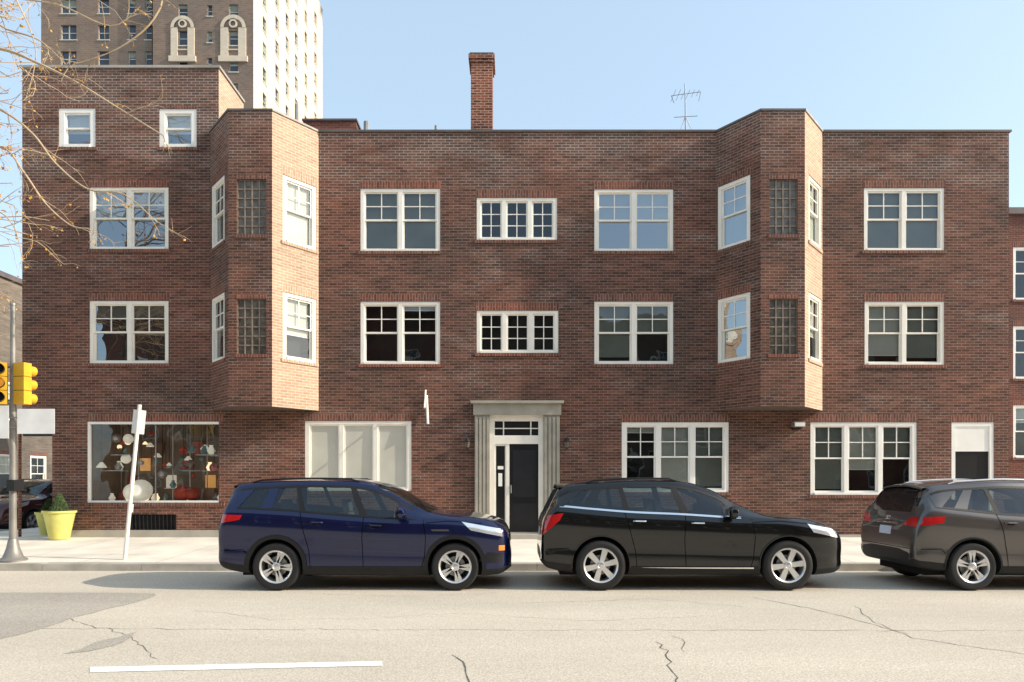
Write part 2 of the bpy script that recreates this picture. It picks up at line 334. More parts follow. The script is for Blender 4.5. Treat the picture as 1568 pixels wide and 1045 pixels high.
mb.fbox(FW,a0+.12,a1-.12,-.2,-.12,tz0,tz1,BLACK)
for x in (WX(771),WX(813)): mb.fbox(FW,x-.015,x+.015,-.12,-.06,tz0,tz1,TRIM)
mb.fbox(FW,a0+.12,a1-.12,-.12,-.07,(tz0+tz1)/2-.012,(tz0+tz1)/2+.012,TRIM)
zd=WZ(680)
mb.fbox(FW,WX(775),WX(780),-.12,-.02,.39,zd,TRIM)
mb.fbox(FW,a0+.12,WX(775),-.11,-.05,.39,zd,VINYL)
mb.fbox(FW,WX(759.5),WX(773),-.05,-.045,.6,zd-.05,BLACK)
mb.fbox(FW,WX(780),a1-.12,-.11,-.06,.39,zd,BLACK)
for z0,z1 in ((.55,1.1),(1.25,zd-.15)):
    mb.fbox(FW,WX(785),WX(820),-.06,-.05,z0,z1,IRON)
mb.tube(FW.p(WX(782.5),-.0,1.35),FW.p(WX(782.5),-.0,1.55),.012,.012,MATS['metal_grey'])
mb.fbox(FW,WX(763),WX(769),-.045,-.03,WZ(745),WZ(725),VINYL)
mb.fbox(FW,WX(762),WX(771),-.045,-.035,WZ(719),WZ(714),VINYL)
mb.fbox(FW,pl[0]-.1,pr[1]+.1,0,.45,.20,.36,CONC)
mb.fbox(FW,a0,a1,-.2,.02,.361,.39,CONC)
mb.obj('entrance',bld)
mb=MB()
mb.fbox(FW,WX(108),WX(345),0,.06,.2,WZ(812),CONC)
mb.fbox(FW,WX(345)+.003,pl[0]-.12,0,.03,.2,.34,CONC)
mb.fbox(FW,pr[1]+.12,XR,0,.03,.2,.33,CONC)
mb.obj('plinth',bld)
# shop window
mb=MB()
a0,a1,z0,z1=shop
for b in [(a0,a0+.05,z0,z1),(a1-.05,a1,z0,z1),(a0+.05,a1-.05,z0,z0+.05),(a0+.05,a1-.05,z1-.06,z1)]: mb.fbox(FW,b[0],b[1],-.1,-.005,b[2],b[3],VINYL)
q=[(a0,z0),(a1,z0),(a1,z1),(a0,z1)]; mb.face([FW.p(a,-.07,z) for a,z in q],G_SH)
xm=a0+(a1-a0)*.495; mb.fbox(FW,xm-.012,xm+.012,-.09,-.05,z0,z1,GREYM)
mb.face([FW.p(a,-1.6,z) for a,z in q],INT)
for i in range(4):
    A=q[i];Bq=q[(i+1)%4]; mb.face([FW.p(A[0],-.12,A[1]),FW.p(Bq[0],-.12,Bq[1]),FW.p(Bq[0],-1.6,Bq[1]),FW.p(A[0],-1.6,A[1])],INT)
cols=[mat('shop_red',(.60,.07,.03),.4),mat('shop_white',(.85,.83,.76),.4,emit=((1,.9,.7),.35)),mat('shop_orange',(.75,.35,.1),.5,emit=((1,.5,.15),.4)),mat('shop_teal',(.2,.38,.36),.4),mat('shop_brown',(.28,.15,.08),.5),mat('shop_lamp',(.8,.7,.5),.5,emit=((1,.75,.45),1.3)),mat('shop_silver',(.7,.7,.7),.35,metal=.6)]
rs=random.Random(3)
for i in range(70):
    a=rs.uniform(a0+.12,a1-.12); dd=-rs.uniform(.2,1.2); m=cols[rs.choice([0,1,2,3,4,0,6,6,5,3,1,1])]; kind=rs.randrange(4); s=rs.uniform(.05,.13)
    if kind<2:
        z=rs.uniform(z0+.6,z1-.3); mb.tube(FW.p(a,dd,z),FW.p(a,dd,z1),.006,.006,BLACK,5)
        prof=[(0.01,s),(s*.3,s*.95),(s,0),(s*.9,-.01)] if kind==0 else [(s*math.sin(t*math.pi/8)+.001,s*math.cos(t*math.pi/8)) for t in range(9)]
        mb.lathe(FW.p(a,dd,z),(0,0,1),prof,m,20)
    else:
        z=z0+(.02 if kind==2 else rs.choice([.02,.35,.8,1.2])); 
        mb.lathe(FW.p(a,dd,z),(0,0,1),[(.001,0),(s*.5,0),(s*.9,s*.8),(s*.35,s*1.8),(s*.5,s*2.1)],m,18)
        if z>z0+.1: mb.fbox(FW,a-.18,a+.18,dd-.1,dd+.1,z-.02,z,cols[6])
for a,s,m in ((a0+.95,.22,1),(a0+2.2,.20,0),(a0+1.15,.27,1),(a0+2.45,.18,0)):
    mb.lathe(FW.p(a,-.3,z0+s+.03),(0,0,1),[(s*math.sin(t*math.pi/10)+.001,s*math.cos(t*math.pi/10)) for t in range(11)],cols[m],24)
mb.fbox(FW,a0+1.9,a0+2.9,-.9,-.5,z0,z0+.35,cols[4])
for i in range(7):
    x=a0+.2+i*.45; mb.fbox(FW,x,x+.02,-1.1,-1.08,z0,z1,cols[6])
for i in range(9):
    x=a0+.15+i*.35; z=z0+.35+.45*(i%3); mb.fbox(FW,x,x+.26,-1.5,-1.45,z,z+.34,cols[(i*2)%5])
mb.obj('shop_window',bld)
mb=MB()
for px in (716,867):
    x=WX(px); z=WZ(680)
    mb.fbox(FW,x-.03,x+.03,0,.03,z-.1,z+.12,IRON); mb.fbox(FW,x-.015,x+.015,.03,.12,z+.08,z+.11,IRON)
    mb.lathe(FW.p(x,.14,z),(0,0,1),[(.03,-.13),(.05,-.1),(.07,.04),(.085,.05),(.02,.13),(.001,.16)],IRON,6,False)
    mb.lathe(FW.p(x,.14,z),(0,0,1),[(.052,-.09),(.071,.035)],OLDG,6,False)
mb.tube(FW.p(WX(652),.02,WZ(598)),FW.p(WX(654),.5,WZ(628)),.02,.02,VINYL)
mb.tube(FW.p(WX(653),.03,WZ(606)),FW.p(WX(656),.10,WZ(650)),.035,.03,VINYL)
x=WX(1218); z=WZ(655)
mb.fbox(FW,x-.1,x+.1,0,.1,z-.05,z+.1,IRON); mb.fbox(FW,x-.14,x+.14,.1,.26,z-.0,z+.12,GREYM); mb.fbox(FW,x-.12,x+.12,.26,.27,z+.01,z+.1,VINYL)
mb.obj('wall_fixtures',bld)
mb=MB(); Yc=18.0
fc=Frame((0,Yc),(1,0),(0,-1))
c0,c1=WX(721,Yc),WX(754,Yc); zc=WZ(96,Yc)
mb.fbox(fc,c0,c1,-.65,0,ZT-.4,zc,BRC)
mb.fbox(fc,c0-.03,c1+.03,-.68,.03,zc,zc+.09,BRC);mb.fbox(fc,c0-.06,c1+.06,-.71,.06,zc+.09,zc+.2,BRC);mb.fbox(fc,c0-.03,c1+.03,-.68,.03,zc+.2,zc+.25,COPE)
mb.fbox(fc,c0+.05,c1-.2,-.5,-.1,zc+.25,zc+.32,BRC)
mb.obj('chimney',bld)
mb=MB(); Ya=20
mb.box(WX(465,Ya),WX(545,Ya),Ya,Ya+2,ZT-.4,WZ(186,Ya),BRN); mb.box(WX(463,Ya),WX(547,Ya),Ya-.05,Ya+2.05,WZ(186,Ya),WZ(183,Ya),COPE)
mb.tube((WX(561,Ya),Ya,ZT-.4),(WX(561,Ya),Ya,WZ(187,Ya)),.08,.08,GREYM); mb.tube((WX(461,Ya),Ya-.4,ZT-.4),(WX(461,Ya),Ya-.4,WZ(172,Ya)),.06,.06,GREYM)
mb.tube((WX(668,Ya),Ya,ZT-.4),(WX(668,Ya),Ya,WZ(193,Ya)),.05,.05,GREYM)
mb.obj('roof_structures',bld)
mb=MB(); Ya=18.5
def A(px,py,dy=0): return (WX(px,Ya),Ya+dy,WZ(py,Ya))
mb.tube(A(1050,215),A(1049,128),.018,.014,GREYM,6)
for (p,q) in [((1028,147),(1073,141)),((1032,180),(1068,178)),((1028,147),(1032,158)),((1073,141),(1070,155))]: mb.tube(A(*p),A(*q),.009,.009,GREYM,5)
for i in range(6): 
    x=1031+i*7.5; mb.tube(A(x,147-i*.9,-.3+.03*i),A(x,147-i*.9,.3-.03*i),.005,.005,GREYM,5)
mb.tube(A(1040,205),A(1049,180),.01,.01,GREYM,5);mb.tube(A(1062,205),A(1050,180),.01,.01,GREYM,5)
mb.obj('tv_antenna')
# ================= TOWER
tow=empty('apartment_tower'); mb=MB(); D1=82.0
def TX(px): return WX(px,D1)
def TZ(py): return WZ(py,D1)
ft=Frame((0,D1),(1,0),(0,-1))
TH=78; fh=3.14
TWG=mat('tower_glass',(.05,.06,.08),.1,var=.4,scale=.3)
def twin(fr,h,m=None,two=False):
    a0,a1,z0,z1=h; P=fr.p
    q=[(a0,z0),(a1,z0),(a1,z1),(a0,z1)]; mb.face([P(a,-.22,z) for a,z in q],TWG)
    zm=(z0+z1)/2; mb.fbox(fr,a0,a1,-.22,-.16,zm-.04,zm+.04,BLIND)
    if random.random()<.5: mb.fbox(fr,a0+.08,a1-.08,-.219,-.20,z1-random.uniform(.3,1.0),z1,BLINDD)
    if two: am=(a0+a1)/2; mb.fbox(fr,am-.06,am+.06,-.22,-.15,z0,z1,BLIND)
    mb.fbox(fr,a0,a0+.07,-.22,-.16,z0,z1,BLIND);mb.fbox(fr,a1-.07,a1,-.22,-.16,z0,z1,BLIND);mb.fbox(fr,a0-.1,a1+.1,-.01,.08,z0-.12,z0,BLIND)
holes=[]
cx=[(93,117),(150,167),(196,208),(222,235)]
z49=TZ(49)
for r in range(-14,7):
    zc=z49+r*fh
    if zc<3: continue
    for (p0,p1) in cx:
        holes.append((TX(p0),TX(p1),zc-.95,zc+.8))
wall(mb,ft,TX(63),TX(238),0,TH,holes,BRT,.22)
for h in holes: twin(ft,h,two=(h[1]-h[0]>1.5))
ft2=Frame((0,D1-.8),(1,0),(0,-1)); S=(D1-.8)/D1
hs=[]
arch=[(262,298),(338,377)]
for r in range(-14,7):
    zc=z49+r*fh-1.2
    if zc<3: continue
    for c_ in (280,357.5):
        hs.append((TX(c_)*S-.55,TX(c_)*S+.55,zc-.95,zc+.8))
    hs.append((TX(321)*S-.3,TX(321)*S+.3,zc-.6,zc+.7))
wall(mb,ft2,TX(238),TX(392),0,TH,hs,BRT,.22)
for h in hs: twin(ft2,h)
mb.box(TX(238)-.01,TX(238)+.1,D1-.8,D1,0,TH,BRT)
for p0,p1 in arch:
    a0,a1=TX(p0)*S,TX(p1)*S; z0=TZ(98); z1=TZ(50); am=(a0+a1)/2; R=(a1-a0)/2
    for x0,x1 in((a0,am-.6),(am+.6,a1)): mb.fbox(ft2,x0,x1,0,.12,z0,z1,BRL)
    mb.fbox(ft2,a0-.2,a1+.2,.0,.25,z0-.3,z0+.35,BRL)
    mb.fbox(ft2,am-.6,am+.6,.0,.1,TZ(84)+.0,TZ(90)+.6,BRL)
    n=16
    for i in range(n):
        t0=math.pi*i/n; t1=math.pi*(i+1)/n; P=ft2.p
        for (r0,r1,dd,mm) in ((R*.72,R,.16,BRL),(0.001,R*.72,.05,BRT)):
            mb.face([P(am+r0*math.cos(t0),dd,z1+r0*math.sin(t0)),P(am+r1*math.cos(t0),dd,z1+r1*math.sin(t0)),P(am+r1*math.cos(t1),dd,z1+r1*math.sin(t1)),P(am+r0*math.cos(t1),dd,z1+r0*math.sin(t1))],mm)
    mb.lathe(ft2.p(am,.05,z1+.45),(0,-1,0),[(.5,.0),(.5,.12),(.3,.12)],BRL,14)
XT=TX(392); fs=Frame((XT,D1-.8),(0,1),(1,0)); hs=[]
for r in range(-14,7):
    zc=z49+r*fh-.5
    if zc<3: continue
    for a in (3,7.5,11.5,15.5,20,25): hs.append((a,a+1.3,zc-.9,zc+.9))
wall(mb,fs,0,29.5,0,TH,hs,BRL,.2)
for h in hs: twin(fs,h)
mb.face([(TX(63),D1,TH),(XT,D1-.8,TH),(XT,D1+29,TH),(TX(63),D1+29,TH)],ROOFM)
wall(mb,Frame((XT,D1+28.7),(-1,0),(0,1)),0,XT-TX(63),0,TH,[],BRT,0)
wall(mb,Frame((TX(63),D1+28.7),(0,-1),(-1,0)),0,28.7,0,TH,[],BRT,0)
mb.obj('tower_shell',tow)
# ================= neighbours
def block(name,x0,x1,y0,y1,h,m,faces,wx=1.1,wh=1.7,sp=2.6,fl=3.2,g=None,trim=None,zs=1.1):
    e=empty(name); mb=MB()
    frs=[Frame((x0,y0),(1,0),(0,-1)),Frame((x1,y0),(0,1),(1,0)),Frame((x1,y1),(-1,0),(0,1)),Frame((x0,y1),(0,-1),(-1,0))]
    Ls=[x1-x0,y1-y0,x1-x0,y1-y0]
    for k,(fr,L) in enumerate(zip(frs,Ls)):
        hs=[]
        if k in faces:
            n=int((L-.8)//sp)
            for i in range(n):
                for j in range(int((h-zs)//fl)):
                    a=(L-n*sp)/2+i*sp+(sp-wx)/2; z=zs+j*fl; hs.append((a,a+wx,z,z+wh))
        wall(mb,fr,0,L,0,h,hs,m,.12)
        for q in hs: window(mb,fr,*q,n=1,blind=random.choice([0,.3,.5]),trim=trim or TRIM,glass=g or G_S,idepth=.5); lintel(mb,fr,q[0],q[1],q[3],.18,q[2])
        mb.fbox(fr,-.1,L+.1,-.3,.12,h,h+.22,COPE)
    mb.face([(x0,y0,h-.1),(x1,y0,h-.1),(x1,y1,h-.1),(x0,y1,h-.1)],ROOFM)
    mb.obj('shell',e); return e
block('brick_rowhouse',16.75,30.25,24,36,11.0,BRN,[0],wx=1.5,wh=1.85,sp=2.05,fl=2.78,zs=2.45,trim=VINYL)
STUC=brickmat('stone_rowhouse',(.20,.17,.14),(.17,.145,.12),(.17,.145,.12),bw=.6,rh=.3,red=(1.05,1,.95))
block('stone_rowhouse',-38,-22.2,26,50,10.5,STUC,[0,1],sp=2.0)
block('brick_rowhouse',-26,-4,-22,-10,13.2,BRN,[2],sp=2.4)  # unseen row across the street, made taller to hold sky light off the facade
block('stone_rowhouse',-4,14,-22,-10.4,12.2,STUC,[2],sp=2.2)
block('brick_rowhouse',14,40,-22,-10,13.6,BRN,[2],sp=2.4)
# ================= ground
def asph(name,col,sc_=1.0,spk=1.0):
    m,nt,b=newmat(name); N=nt.nodes.new; L=nt.links.new
    tc=N('ShaderNodeTexCoord'); n1=N('ShaderNodeTexNoise'); n1.inputs['Scale'].default_value=.35; n1.inputs['Detail'].default_value=8; n1.inputs['Roughness'].default_value=.6
    mp=N('ShaderNodeMapping'); mp.inputs['Scale'].default_value=(.35,1.3,1); L(tc.outputs['Object'],mp.inputs[0]); L(mp.outputs[0],n1.inputs['Vector'])
    n2=N('ShaderNodeTexNoise'); n2.inputs['Scale'].default_value=60; n2.inputs['Detail'].default_value=4; L(tc.outputs['Object'],n2.inputs['Vector'])
    a=N('ShaderNodeMapRange'); a.inputs[1].default_value=.3;a.inputs[2].default_value=.7;a.inputs[3].default_value=.85;a.inputs[4].default_value=1.10; L(n1.outputs['Fac'],a.inputs[0])
    b2=N('ShaderNodeMapRange'); b2.inputs[1].default_value=.3;b2.inputs[2].default_value=.7;b2.inputs[3].default_value=.68;b2.inputs[4].default_value=1.24; L(n2.outputs['Fac'],b2.inputs[0])
    mu=N('ShaderNodeMath'); mu.operation='MULTIPLY'; L(a.outputs[0],mu.inputs[0]); L(b2.outputs[0],mu.inputs[1])
    v=N('ShaderNodeVectorMath'); v.operation='SCALE'; v.inputs[0].default_value=col; L(mu.outputs[0],v.inputs['Scale']); L(v.outputs[0],b.inputs['Base Color'])
    b.inputs['Roughness'].default_value=.9; b.inputs['Specular IOR Level'].default_value=.2
    bp=N('ShaderNodeBump'); bp.inputs['Distance'].default_value=.004; bp.inputs['Strength'].default_value=.6; L(n2.outputs['Fac'],bp.inputs['Height']); L(bp.outputs[0],b.inputs['Normal'])
    return m
ROAD=asph('asphalt_worn',(.60,.53,.425)); ROADD=asph('asphalt_darker',(.44,.395,.33)); GRD=asph('ground_asphalt',(.3,.28,.25))
SIDE=mat('sidewalk_concrete',(.76,.69,.575),.9,var=.14,scale=1.2,bump=.003,bscale=40)
KERB=mat('kerb_stone',(.45,.41,.35),.9,var=.2,scale=3,bump=.004)
CRK=mat('crack_tar',(.13,.115,.095),.9); JNT=mat('slab_joint',(.32,.29,.24),.9); PAINT=mat('road_paint',(.90,.89,.85),.7,var=.12,scale=25)
def sheet(name,pts,z,m,parent=None):
    mb=MB(); mb.face([(x,y,z) for x,y in pts],m); return mb.obj(name,parent)
KY=12.55
sheet('ground',[(-400,-400),(400,-400),(400,400),(-400,400)],0,GRD)
sheet('road',[(-200,-6.5),(200,-6.5),(200,KY+.02),(-200,KY+.02)],.004,ROAD)
sheet('side_street',[(-21.5,KY+.02),(-14.2,KY+.02),(-14.2,120),(-21.5,120)],.004,GRD)
def Gp(px,py): Y=CH*F/(py-HY); return (WX(px,Y),Y)
def jag(pts,amp=.05):
    out=[]
    for i in range(len(pts)):
        a=Vector(pts[i]);b=Vector(pts[(i+1)%len(pts)]); n=max(1,int((b-a).length/.18))
        for k in range(n): out.append(tuple(a.lerp(b,k/n)+Vector((random.gauss(0,amp),random.gauss(0,amp*.6)))))
    return out
sheet('road_dark_area',jag([Gp(-60,908),Gp(238,909),Gp(235,915),Gp(120,945),Gp(60,965),Gp(-60,995)],.02),.008,ROADD)  # darker, jagged-edged areas laid over the road
sheet('road_dark_area',jag([Gp(95,1003),Gp(150,985),Gp(215,968),Gp(190,985),Gp(140,998)],.025),.008,ROADD)
mb=MB()
a,b=Gp(137,1031),Gp(585,1021); a2,b2=Gp(137,1023),Gp(585,1014)
mb.face([(x_,y_,.0085) for x_,y_ in jag([a,b,b2,a2],.004)],PAINT)
mb.obj('lane_marking')
mb=MB()
def crack(pts,w=.012):
    P=[]; 
    for i in range(len(pts)-1):
        A_=Vector(Gp(*pts[i]));B_=Vector(Gp(*pts[i+1])); n=max(2,int((B_-A_).length/.12))
        for k in range(n): P.append(A_.lerp(B_,k/n)+Vector((random.gauss(0,.022),random.gauss(0,.022))))
    P.append(Vector(Gp(*pts[-1])))
    for i in range(len(P)-1):
        d=(P[i+1]-P[i]); 
        if d.length<1e-4: continue
        nn=Vector((-d.y,d.x)).normalized()*w*random.uniform(.35,1)/2
        mb.face([(*(P[i]-nn),.0072),(*(P[i+1]-nn),.0072),(*(P[i+1]+nn),.0072),(*(P[i]+nn),.0072)],CRK)
crack([(695,1003),(712,1022),(722,1045),(735,1090)],.016); crack([(1012,985),(1025,1015),(1035,1045),(1060,1090)],.015)
crack([(1030,975),(1050,985),(1048,1000)],.009); crack([(1150,915),(1250,935),(1330,955),(1400,978),(1568,1003)],.014)
crack([(1310,930),(1340,955),(1390,972)],.01); crack([(470,910),(620,914),(760,909)],.007); crack([(800,925),(1000,918),(1140,930)],.008); crack([(0,963),(400,965),(800,966),(1568,967)],.010)
crack([(300,935),(420,950),(560,948)],.007); crack([(60,935),(200,975),(240,1010)],.009); crack([(560,948),(700,940),(900,952),(1100,944)],.006)
mb.obj('road_cracks')
mb=MB()
def swz(y): return .13+(y-KY)*(.14/(YW-KY))
SLAB=1.45; x=-13.9
mb.face([(-13.95,KY+.16,.118),(60,KY+.16,.118),(60,YW+.0,.258),(-13.95,YW,.258)],JNT)
xs=[]; 
while x<45: xs.append(x); x+=SLAB
ys=[KY+.17,KY+1.25,KY+2.7,YW]
for i in range(len(xs)):
    for j in range(3):
        x0=xs[i]+.005;x1=xs[i]+SLAB-.005;y0=ys[j]+.005;y1=ys[j+1]-(.005 if j<2 else 0)
        mb.face([(x0,y0,swz(y0)),(x1,y0,swz(y0)),(x1,y1,swz(y1)),(x0,y1,swz(y1))],SIDE)
mb.face([(-13.95,YW,.27),(XL,YW,.27),(XL,70,.27),(-13.95,70,.27)],SIDE)
mb.face([(XL,YW,.268),(-11,YW,.268),(-11,YW+2.2,.268),(XL,YW+2.2,.268)],SIDE)
mb.face([(XR,YW,.27),(60,YW,.27),(60,24,.27),(XR,24,.27)],SIDE)
mb.obj('sidewalk')
mb=MB(); x=-14.1
while x<45:
    mb.box(x+.004,x+1.82-.004,KY,KY+.165,-.05,.131+random.uniform(-.004,.004),KERB); x+=1.82
mb.box(-14.15,-13.96,KY+.17,70,-.05,.26,KERB)
mb.obj('kerb')
sheet('far_sidewalk',[(-200,-10),(200,-10),(200,-6.5),(-200,-6.5)],.13,SIDE)
# ================= CARS
def pchip(pts):
    xs=np.array([p[0] for p in pts],float); ys=np.array([p[1] for p in pts],float)
    h=np.diff(xs); dl=np.diff(ys)/h; m=np.zeros(len(xs))
    for i in range(1,len(xs)-1):
        if dl[i-1]*dl[i]>0:
            w1=2*h[i]+h[i-1]; w2=h[i]+2*h[i-1]; m[i]=(w1+w2)/(w1/dl[i-1]+w2/dl[i])
    m[0]=dl[0]; m[-1]=dl[-1]
    def f(x):
        x=min(max(x,xs[0]),xs[-1]); i=min(int(np.searchsorted(xs,x,side='right'))-1,len(h)-1); i=max(i,0)
        t=(x-xs[i])/h[i]; t2=t*t;t3=t2*t
        return (2*t3-3*t2+1)*ys[i]+(t3-2*t2+t)*h[i]*m[i]+(-2*t3+3*t2)*ys[i+1]+(t3-t2)*h[i]*m[i+1]
    return f
CGL=glassmat('car_glass',.04,(.46,.52,.49),wob=0); CGD=mat('car_glass_dark',(.008,.009,.01),.03,spec=.8,coat=.5)
TYRE=mat('tyre_rubber',(.014,.014,.014),.8); RIM=mat('alloy_silver',(.70,.70,.70),.28,metal=.75,var=.03); WELL=mat('wheel_well',(.004,.004,.004),.95)
PLAST=mat('car_plastic_black',(.013,.013,.014),.55,spec=.3); CHR=mat('chrome',(.8,.8,.8),.08,metal=1,var=.02); RED=mat('tail_lamp_red',(.50,.008,.01),.12,coat=1); HL=mat('headlamp_clear',(.75,.77,.8),.08,metal=.6,coat=1); AMB=mat('lamp_amber',(.8,.25,.03),.2,coat=1); SEAT=mat('seat_fabric',(.16,.15,.135),.9); PLATE=mat('number_plate',(.6,.62,.7),.5); SEAM=mat('panel_gap',(.001,.001,.001),.9,spec=.1)
NS=3
def build_car(name,P,loc,rz=0):
    root=empty(name,loc,rz)
    top,belt,wid,rw,low=[pchip(P[k]) for k in('top','belt','wid','rw','low')]
    u0=P['top'][0][0]; u1=P['top'][-1][0]; paint=P['paint']; R=P['R']; WB=P['wb']
    us=[u0]; 
    while us[-1]<u1-1e-6:
        u=us[-1]; e=min(u-u0,u1-u); st=.008 if e<.05 else (.014 if e<.3 else .04); us.append(min(u+st,u1))
    if us[-1]-us[-2]<.004: us.pop(-2)
    secs=[]
    for u in us:
        zt=top(u);zl=low(u);w=wid(u);wr=min(rw(u),w*.93);zb=min(belt(u),zt-.045); Hh=zb-zl; G=zt-zb; e=min(.115,G*.42)
        c=[(0,zl),(w*.84,zl),(w*.95,zl+.035),(w*.988,zl+.2*Hh),(w*.980,zl+.42*Hh),(w*.997,zl+.68*Hh),(w*.992,zl+.86*Hh),(w*.945,zb),
           (w*.945+(wr-w*.945)*.45,zb+(G-e)*.5),(wr,zt-e),(wr*.93,zt-e*.42),(wr*.66,zt-e*.12),(0,zt)]
        fy=pchip([(i,p[0]) for i,p in enumerate(c)]); fz=pchip([(i,p[1]) for i,p in enumerate(c)])
        secs.append([(fy(i/NS),fz(i/NS)) for i in range(12*NS+1)])
    S=np.array(secs); U=np.array(us); NP=12*NS+1
    def hw(u,z):
        if u<=U[0] or u>=U[-1]: return -1
        i=int(np.searchsorted(U,u))-1; t=(u-U[i])/(U[i+1]-U[i]); s=S[i]*(1-t)+S[i+1]*t
        if z>s[-1,1] or z<s[0,1]: return -1
        return float(np.interp(z,s[NS:,1],s[NS:,0]))
    def endu(y,z,rear=True):
        a,b=(U[0],U[0]+1.3) if rear else (U[-1],U[-1]-1.6)
        for k in range(260):
            u=a+(b-a)*k/260
            if hw(u,z)>=abs(y): 
                return u
        return b
    ws0,ws1=P['ws']; rg0,rg1=P['rg']; g0,g1=P['sg']
    v=[];f=[];mi=[]
    M=2*(NP-1)
    for i,u in enumerate(us):
        h=secs[i]; loop=[(u,-y,z) for y,z in h]+[(u,y,z) for y,z in h[::-1][1:-1]]
        v+=loop
    for i in range(len(us)-1):
        uc=(us[i]+us[i+1])/2
        for j in range(M):
            a=i*M+j;b=i*M+(j+1)%M;f.append((a,b,b+M,a+M))
            jj=j+.5 if j<NP-1 else M-j-.5; t=jj/NS
            m=0
            if 7.0<t<9 and g0<uc<g1: m=1
            elif t>9.8 and ws0<uc<ws1: m=1
            elif t>9.8 and rg0<uc<rg1: m=1
            elif t<2.6: m=2
            mi.append(m)
    f.append(tuple(range(M))[::-1]); mi.append(2); f.append(tuple(range((len(us)-1)*M,len(us)*M))); mi.append(0)
    me=bpy.data.meshes.new('body'); me.from_pydata(v,[],f)
    for m in (paint,CGL,PLAST,WELL): me.materials.append(m)
    me.polygons.foreach_set('material_index',mi)
    bm=bmesh.new(); bm.from_mesh(me); bmesh.ops.remove_doubles(bm,verts=bm.verts,dist=1e-5); bmesh.ops.recalc_face_normals(bm,faces=bm.faces); bm.to_mesh(me); bm.free()
    body=bpy.data.objects.new('body',me); sc.collection.objects.link(body); body.parent=root
    W=P['W']; RC=R+.055
    cb=bmesh.new()
    for cu in (0,WB):
        for s in (-1,1):
            r=bmesh.ops.create_cone(cb,cap_ends=True,segments=48,radius1=RC,radius2=RC,depth=.6,matrix=Matrix.Translation((cu,s*(W-.26+.3),R+.01))@Matrix.Rotation(math.pi/2,4,'X'))
    cm=bpy.data.meshes.new('cut'); 
    for m in (paint,CGL,PLAST,WELL): cm.materials.append(m)
    for fc_ in cb.faces: fc_.material_index=3
    cb.to_mesh(cm); cb.free(); co=bpy.data.objects.new('cut',cm); sc.collection.objects.link(co); co.parent=root
    md=body.modifiers.new('b','BOOLEAN'); md.operation='DIFFERENCE'; md.object=co; md.solver='EXACT'
    bpy.context.view_layer.update(); dg=bpy.context.evaluated_depsgraph_get()
    nm=bpy.data.meshes.new_from_object(body.evaluated_get(dg)); body.modifiers.clear(); body.data=nm
    bpy.data.objects.remove(co)
    nm.polygons.foreach_set('use_smooth',[True]*len(nm.polygons)); nm.set_sharp_from_angle(angle=math.radians(38))
    def sp(u,z,off,s): 
        y=hw(u,z); 
        if y<0: y=0.0
        return (u,s*(y+off),z)
    mb=MB()
    def patch(c,off,m,n=6,k=4,sides=(-1,1)):
        for s in sides:
            g=[[None]*(k+1) for _ in range(n+1)]
            for i in range(n+1):
                for j in range(k+1):
                    a=i/n;b=j/k
                    u=(c[0][0]*(1-a)+c[1][0]*a)*(1-b)+(c[3][0]*(1-a)+c[2][0]*a)*b
                    z=(c[0][1]*(1-a)+c[1][1]*a)*(1-b)+(c[3][1]*(1-a)+c[2][1]*a)*b
                    g[i][j]=sp(u,z,off,s)
            for i in range(n):
                for j in range(k):
                    q=[g[i][j],g[i+1][j],g[i+1][j+1],g[i][j+1]]
                    mb.face(q if s<0 else q[::-1],m,None,True)
    def ribbon(pts,w,off,m,sides=(-1,1)):
        Q=[]
        for i in range(len(pts)-1):
            a=Vector(pts[i]);b=Vector(pts[i+1]); n=max(1,int((b-a).length/.06))
            for k in range(n): Q.append(a.lerp(b,k/n))
        Q.append(Vector(pts[-1]))
        for s in sides:
            for i in range(len(Q)-1):
                d0=(Q[min(i+1,len(Q)-1)]-Q[max(i-1,0)]).normalized(); d1=(Q[min(i+2,len(Q)-1)]-Q[i]).normalized()
                n0=Vector((-d0.y,d0.x))*w/2; n1=Vector((-d1.y,d1.x))*w/2
                q=[sp(*(Q[i]-n0),off,s),sp(*(Q[i+1]-n1),off,s),sp(*(Q[i+1]+n1),off,s),sp(*(Q[i]+n0),off,s)]
                mb.face(q if s<0 else q[::-1],m,None,True)
    def rpatch(c,off,m,n=6,k=5,rear=True,mirror=False):
        for s in ((1,-1) if mirror else (1,)):
            g=[]
            for i in range(n+1):
                row=[]
                for j in range(k+1):
                    a=i/n;b=j/k
                    y=(c[0][0]*(1-a)+c[1][0]*a)*(1-b)+(c[3][0]*(1-a)+c[2][0]*a)*b
                    z=(c[0][1]*(1-a)+c[1][1]*a)*(1-b)+(c[3][1]*(1-a)+c[2][1]*a)*b
                    row.append((endu(y,z,rear)+(-off if rear else off),y*s,z))
                g.append(row)
            for i in range(n):
                for j in range(k): mb.face([g[i][j],g[i+1][j],g[i+1][j+1],g[i][j+1]],m,None,True)
    def beltz(u): return min(belt(u),top(u)-.045)
    def edgez(u): G=top(u)-beltz(u); return top(u)-min(.115,G*.42)
    n=24; ul=[g0+(g1-g0)*i/n for i in range(n+1)]
    ribbon([(u,beltz(u)+.004) for u in ul],.028,.006,CHR if P.get('chrome') else PLAST)
    ribbon([(u,edgez(u)-.012) for u in ul],.035,.006,PLAST)
    for ub,ut,w in P['pillars']:
        patch([(ub-w/2,beltz(ub)),(ub+w/2,beltz(ub)),(ut+w/2*.8,edgez(ut)),(ut-w/2*.8,edgez(ut))],.005,PLAST,3,6)
    for c in P['fills']: patch([(u,(beltz(u) if q==0 else (edgez(u) if q==1 else q))) for u,q in c],.0055,paint,6,6)
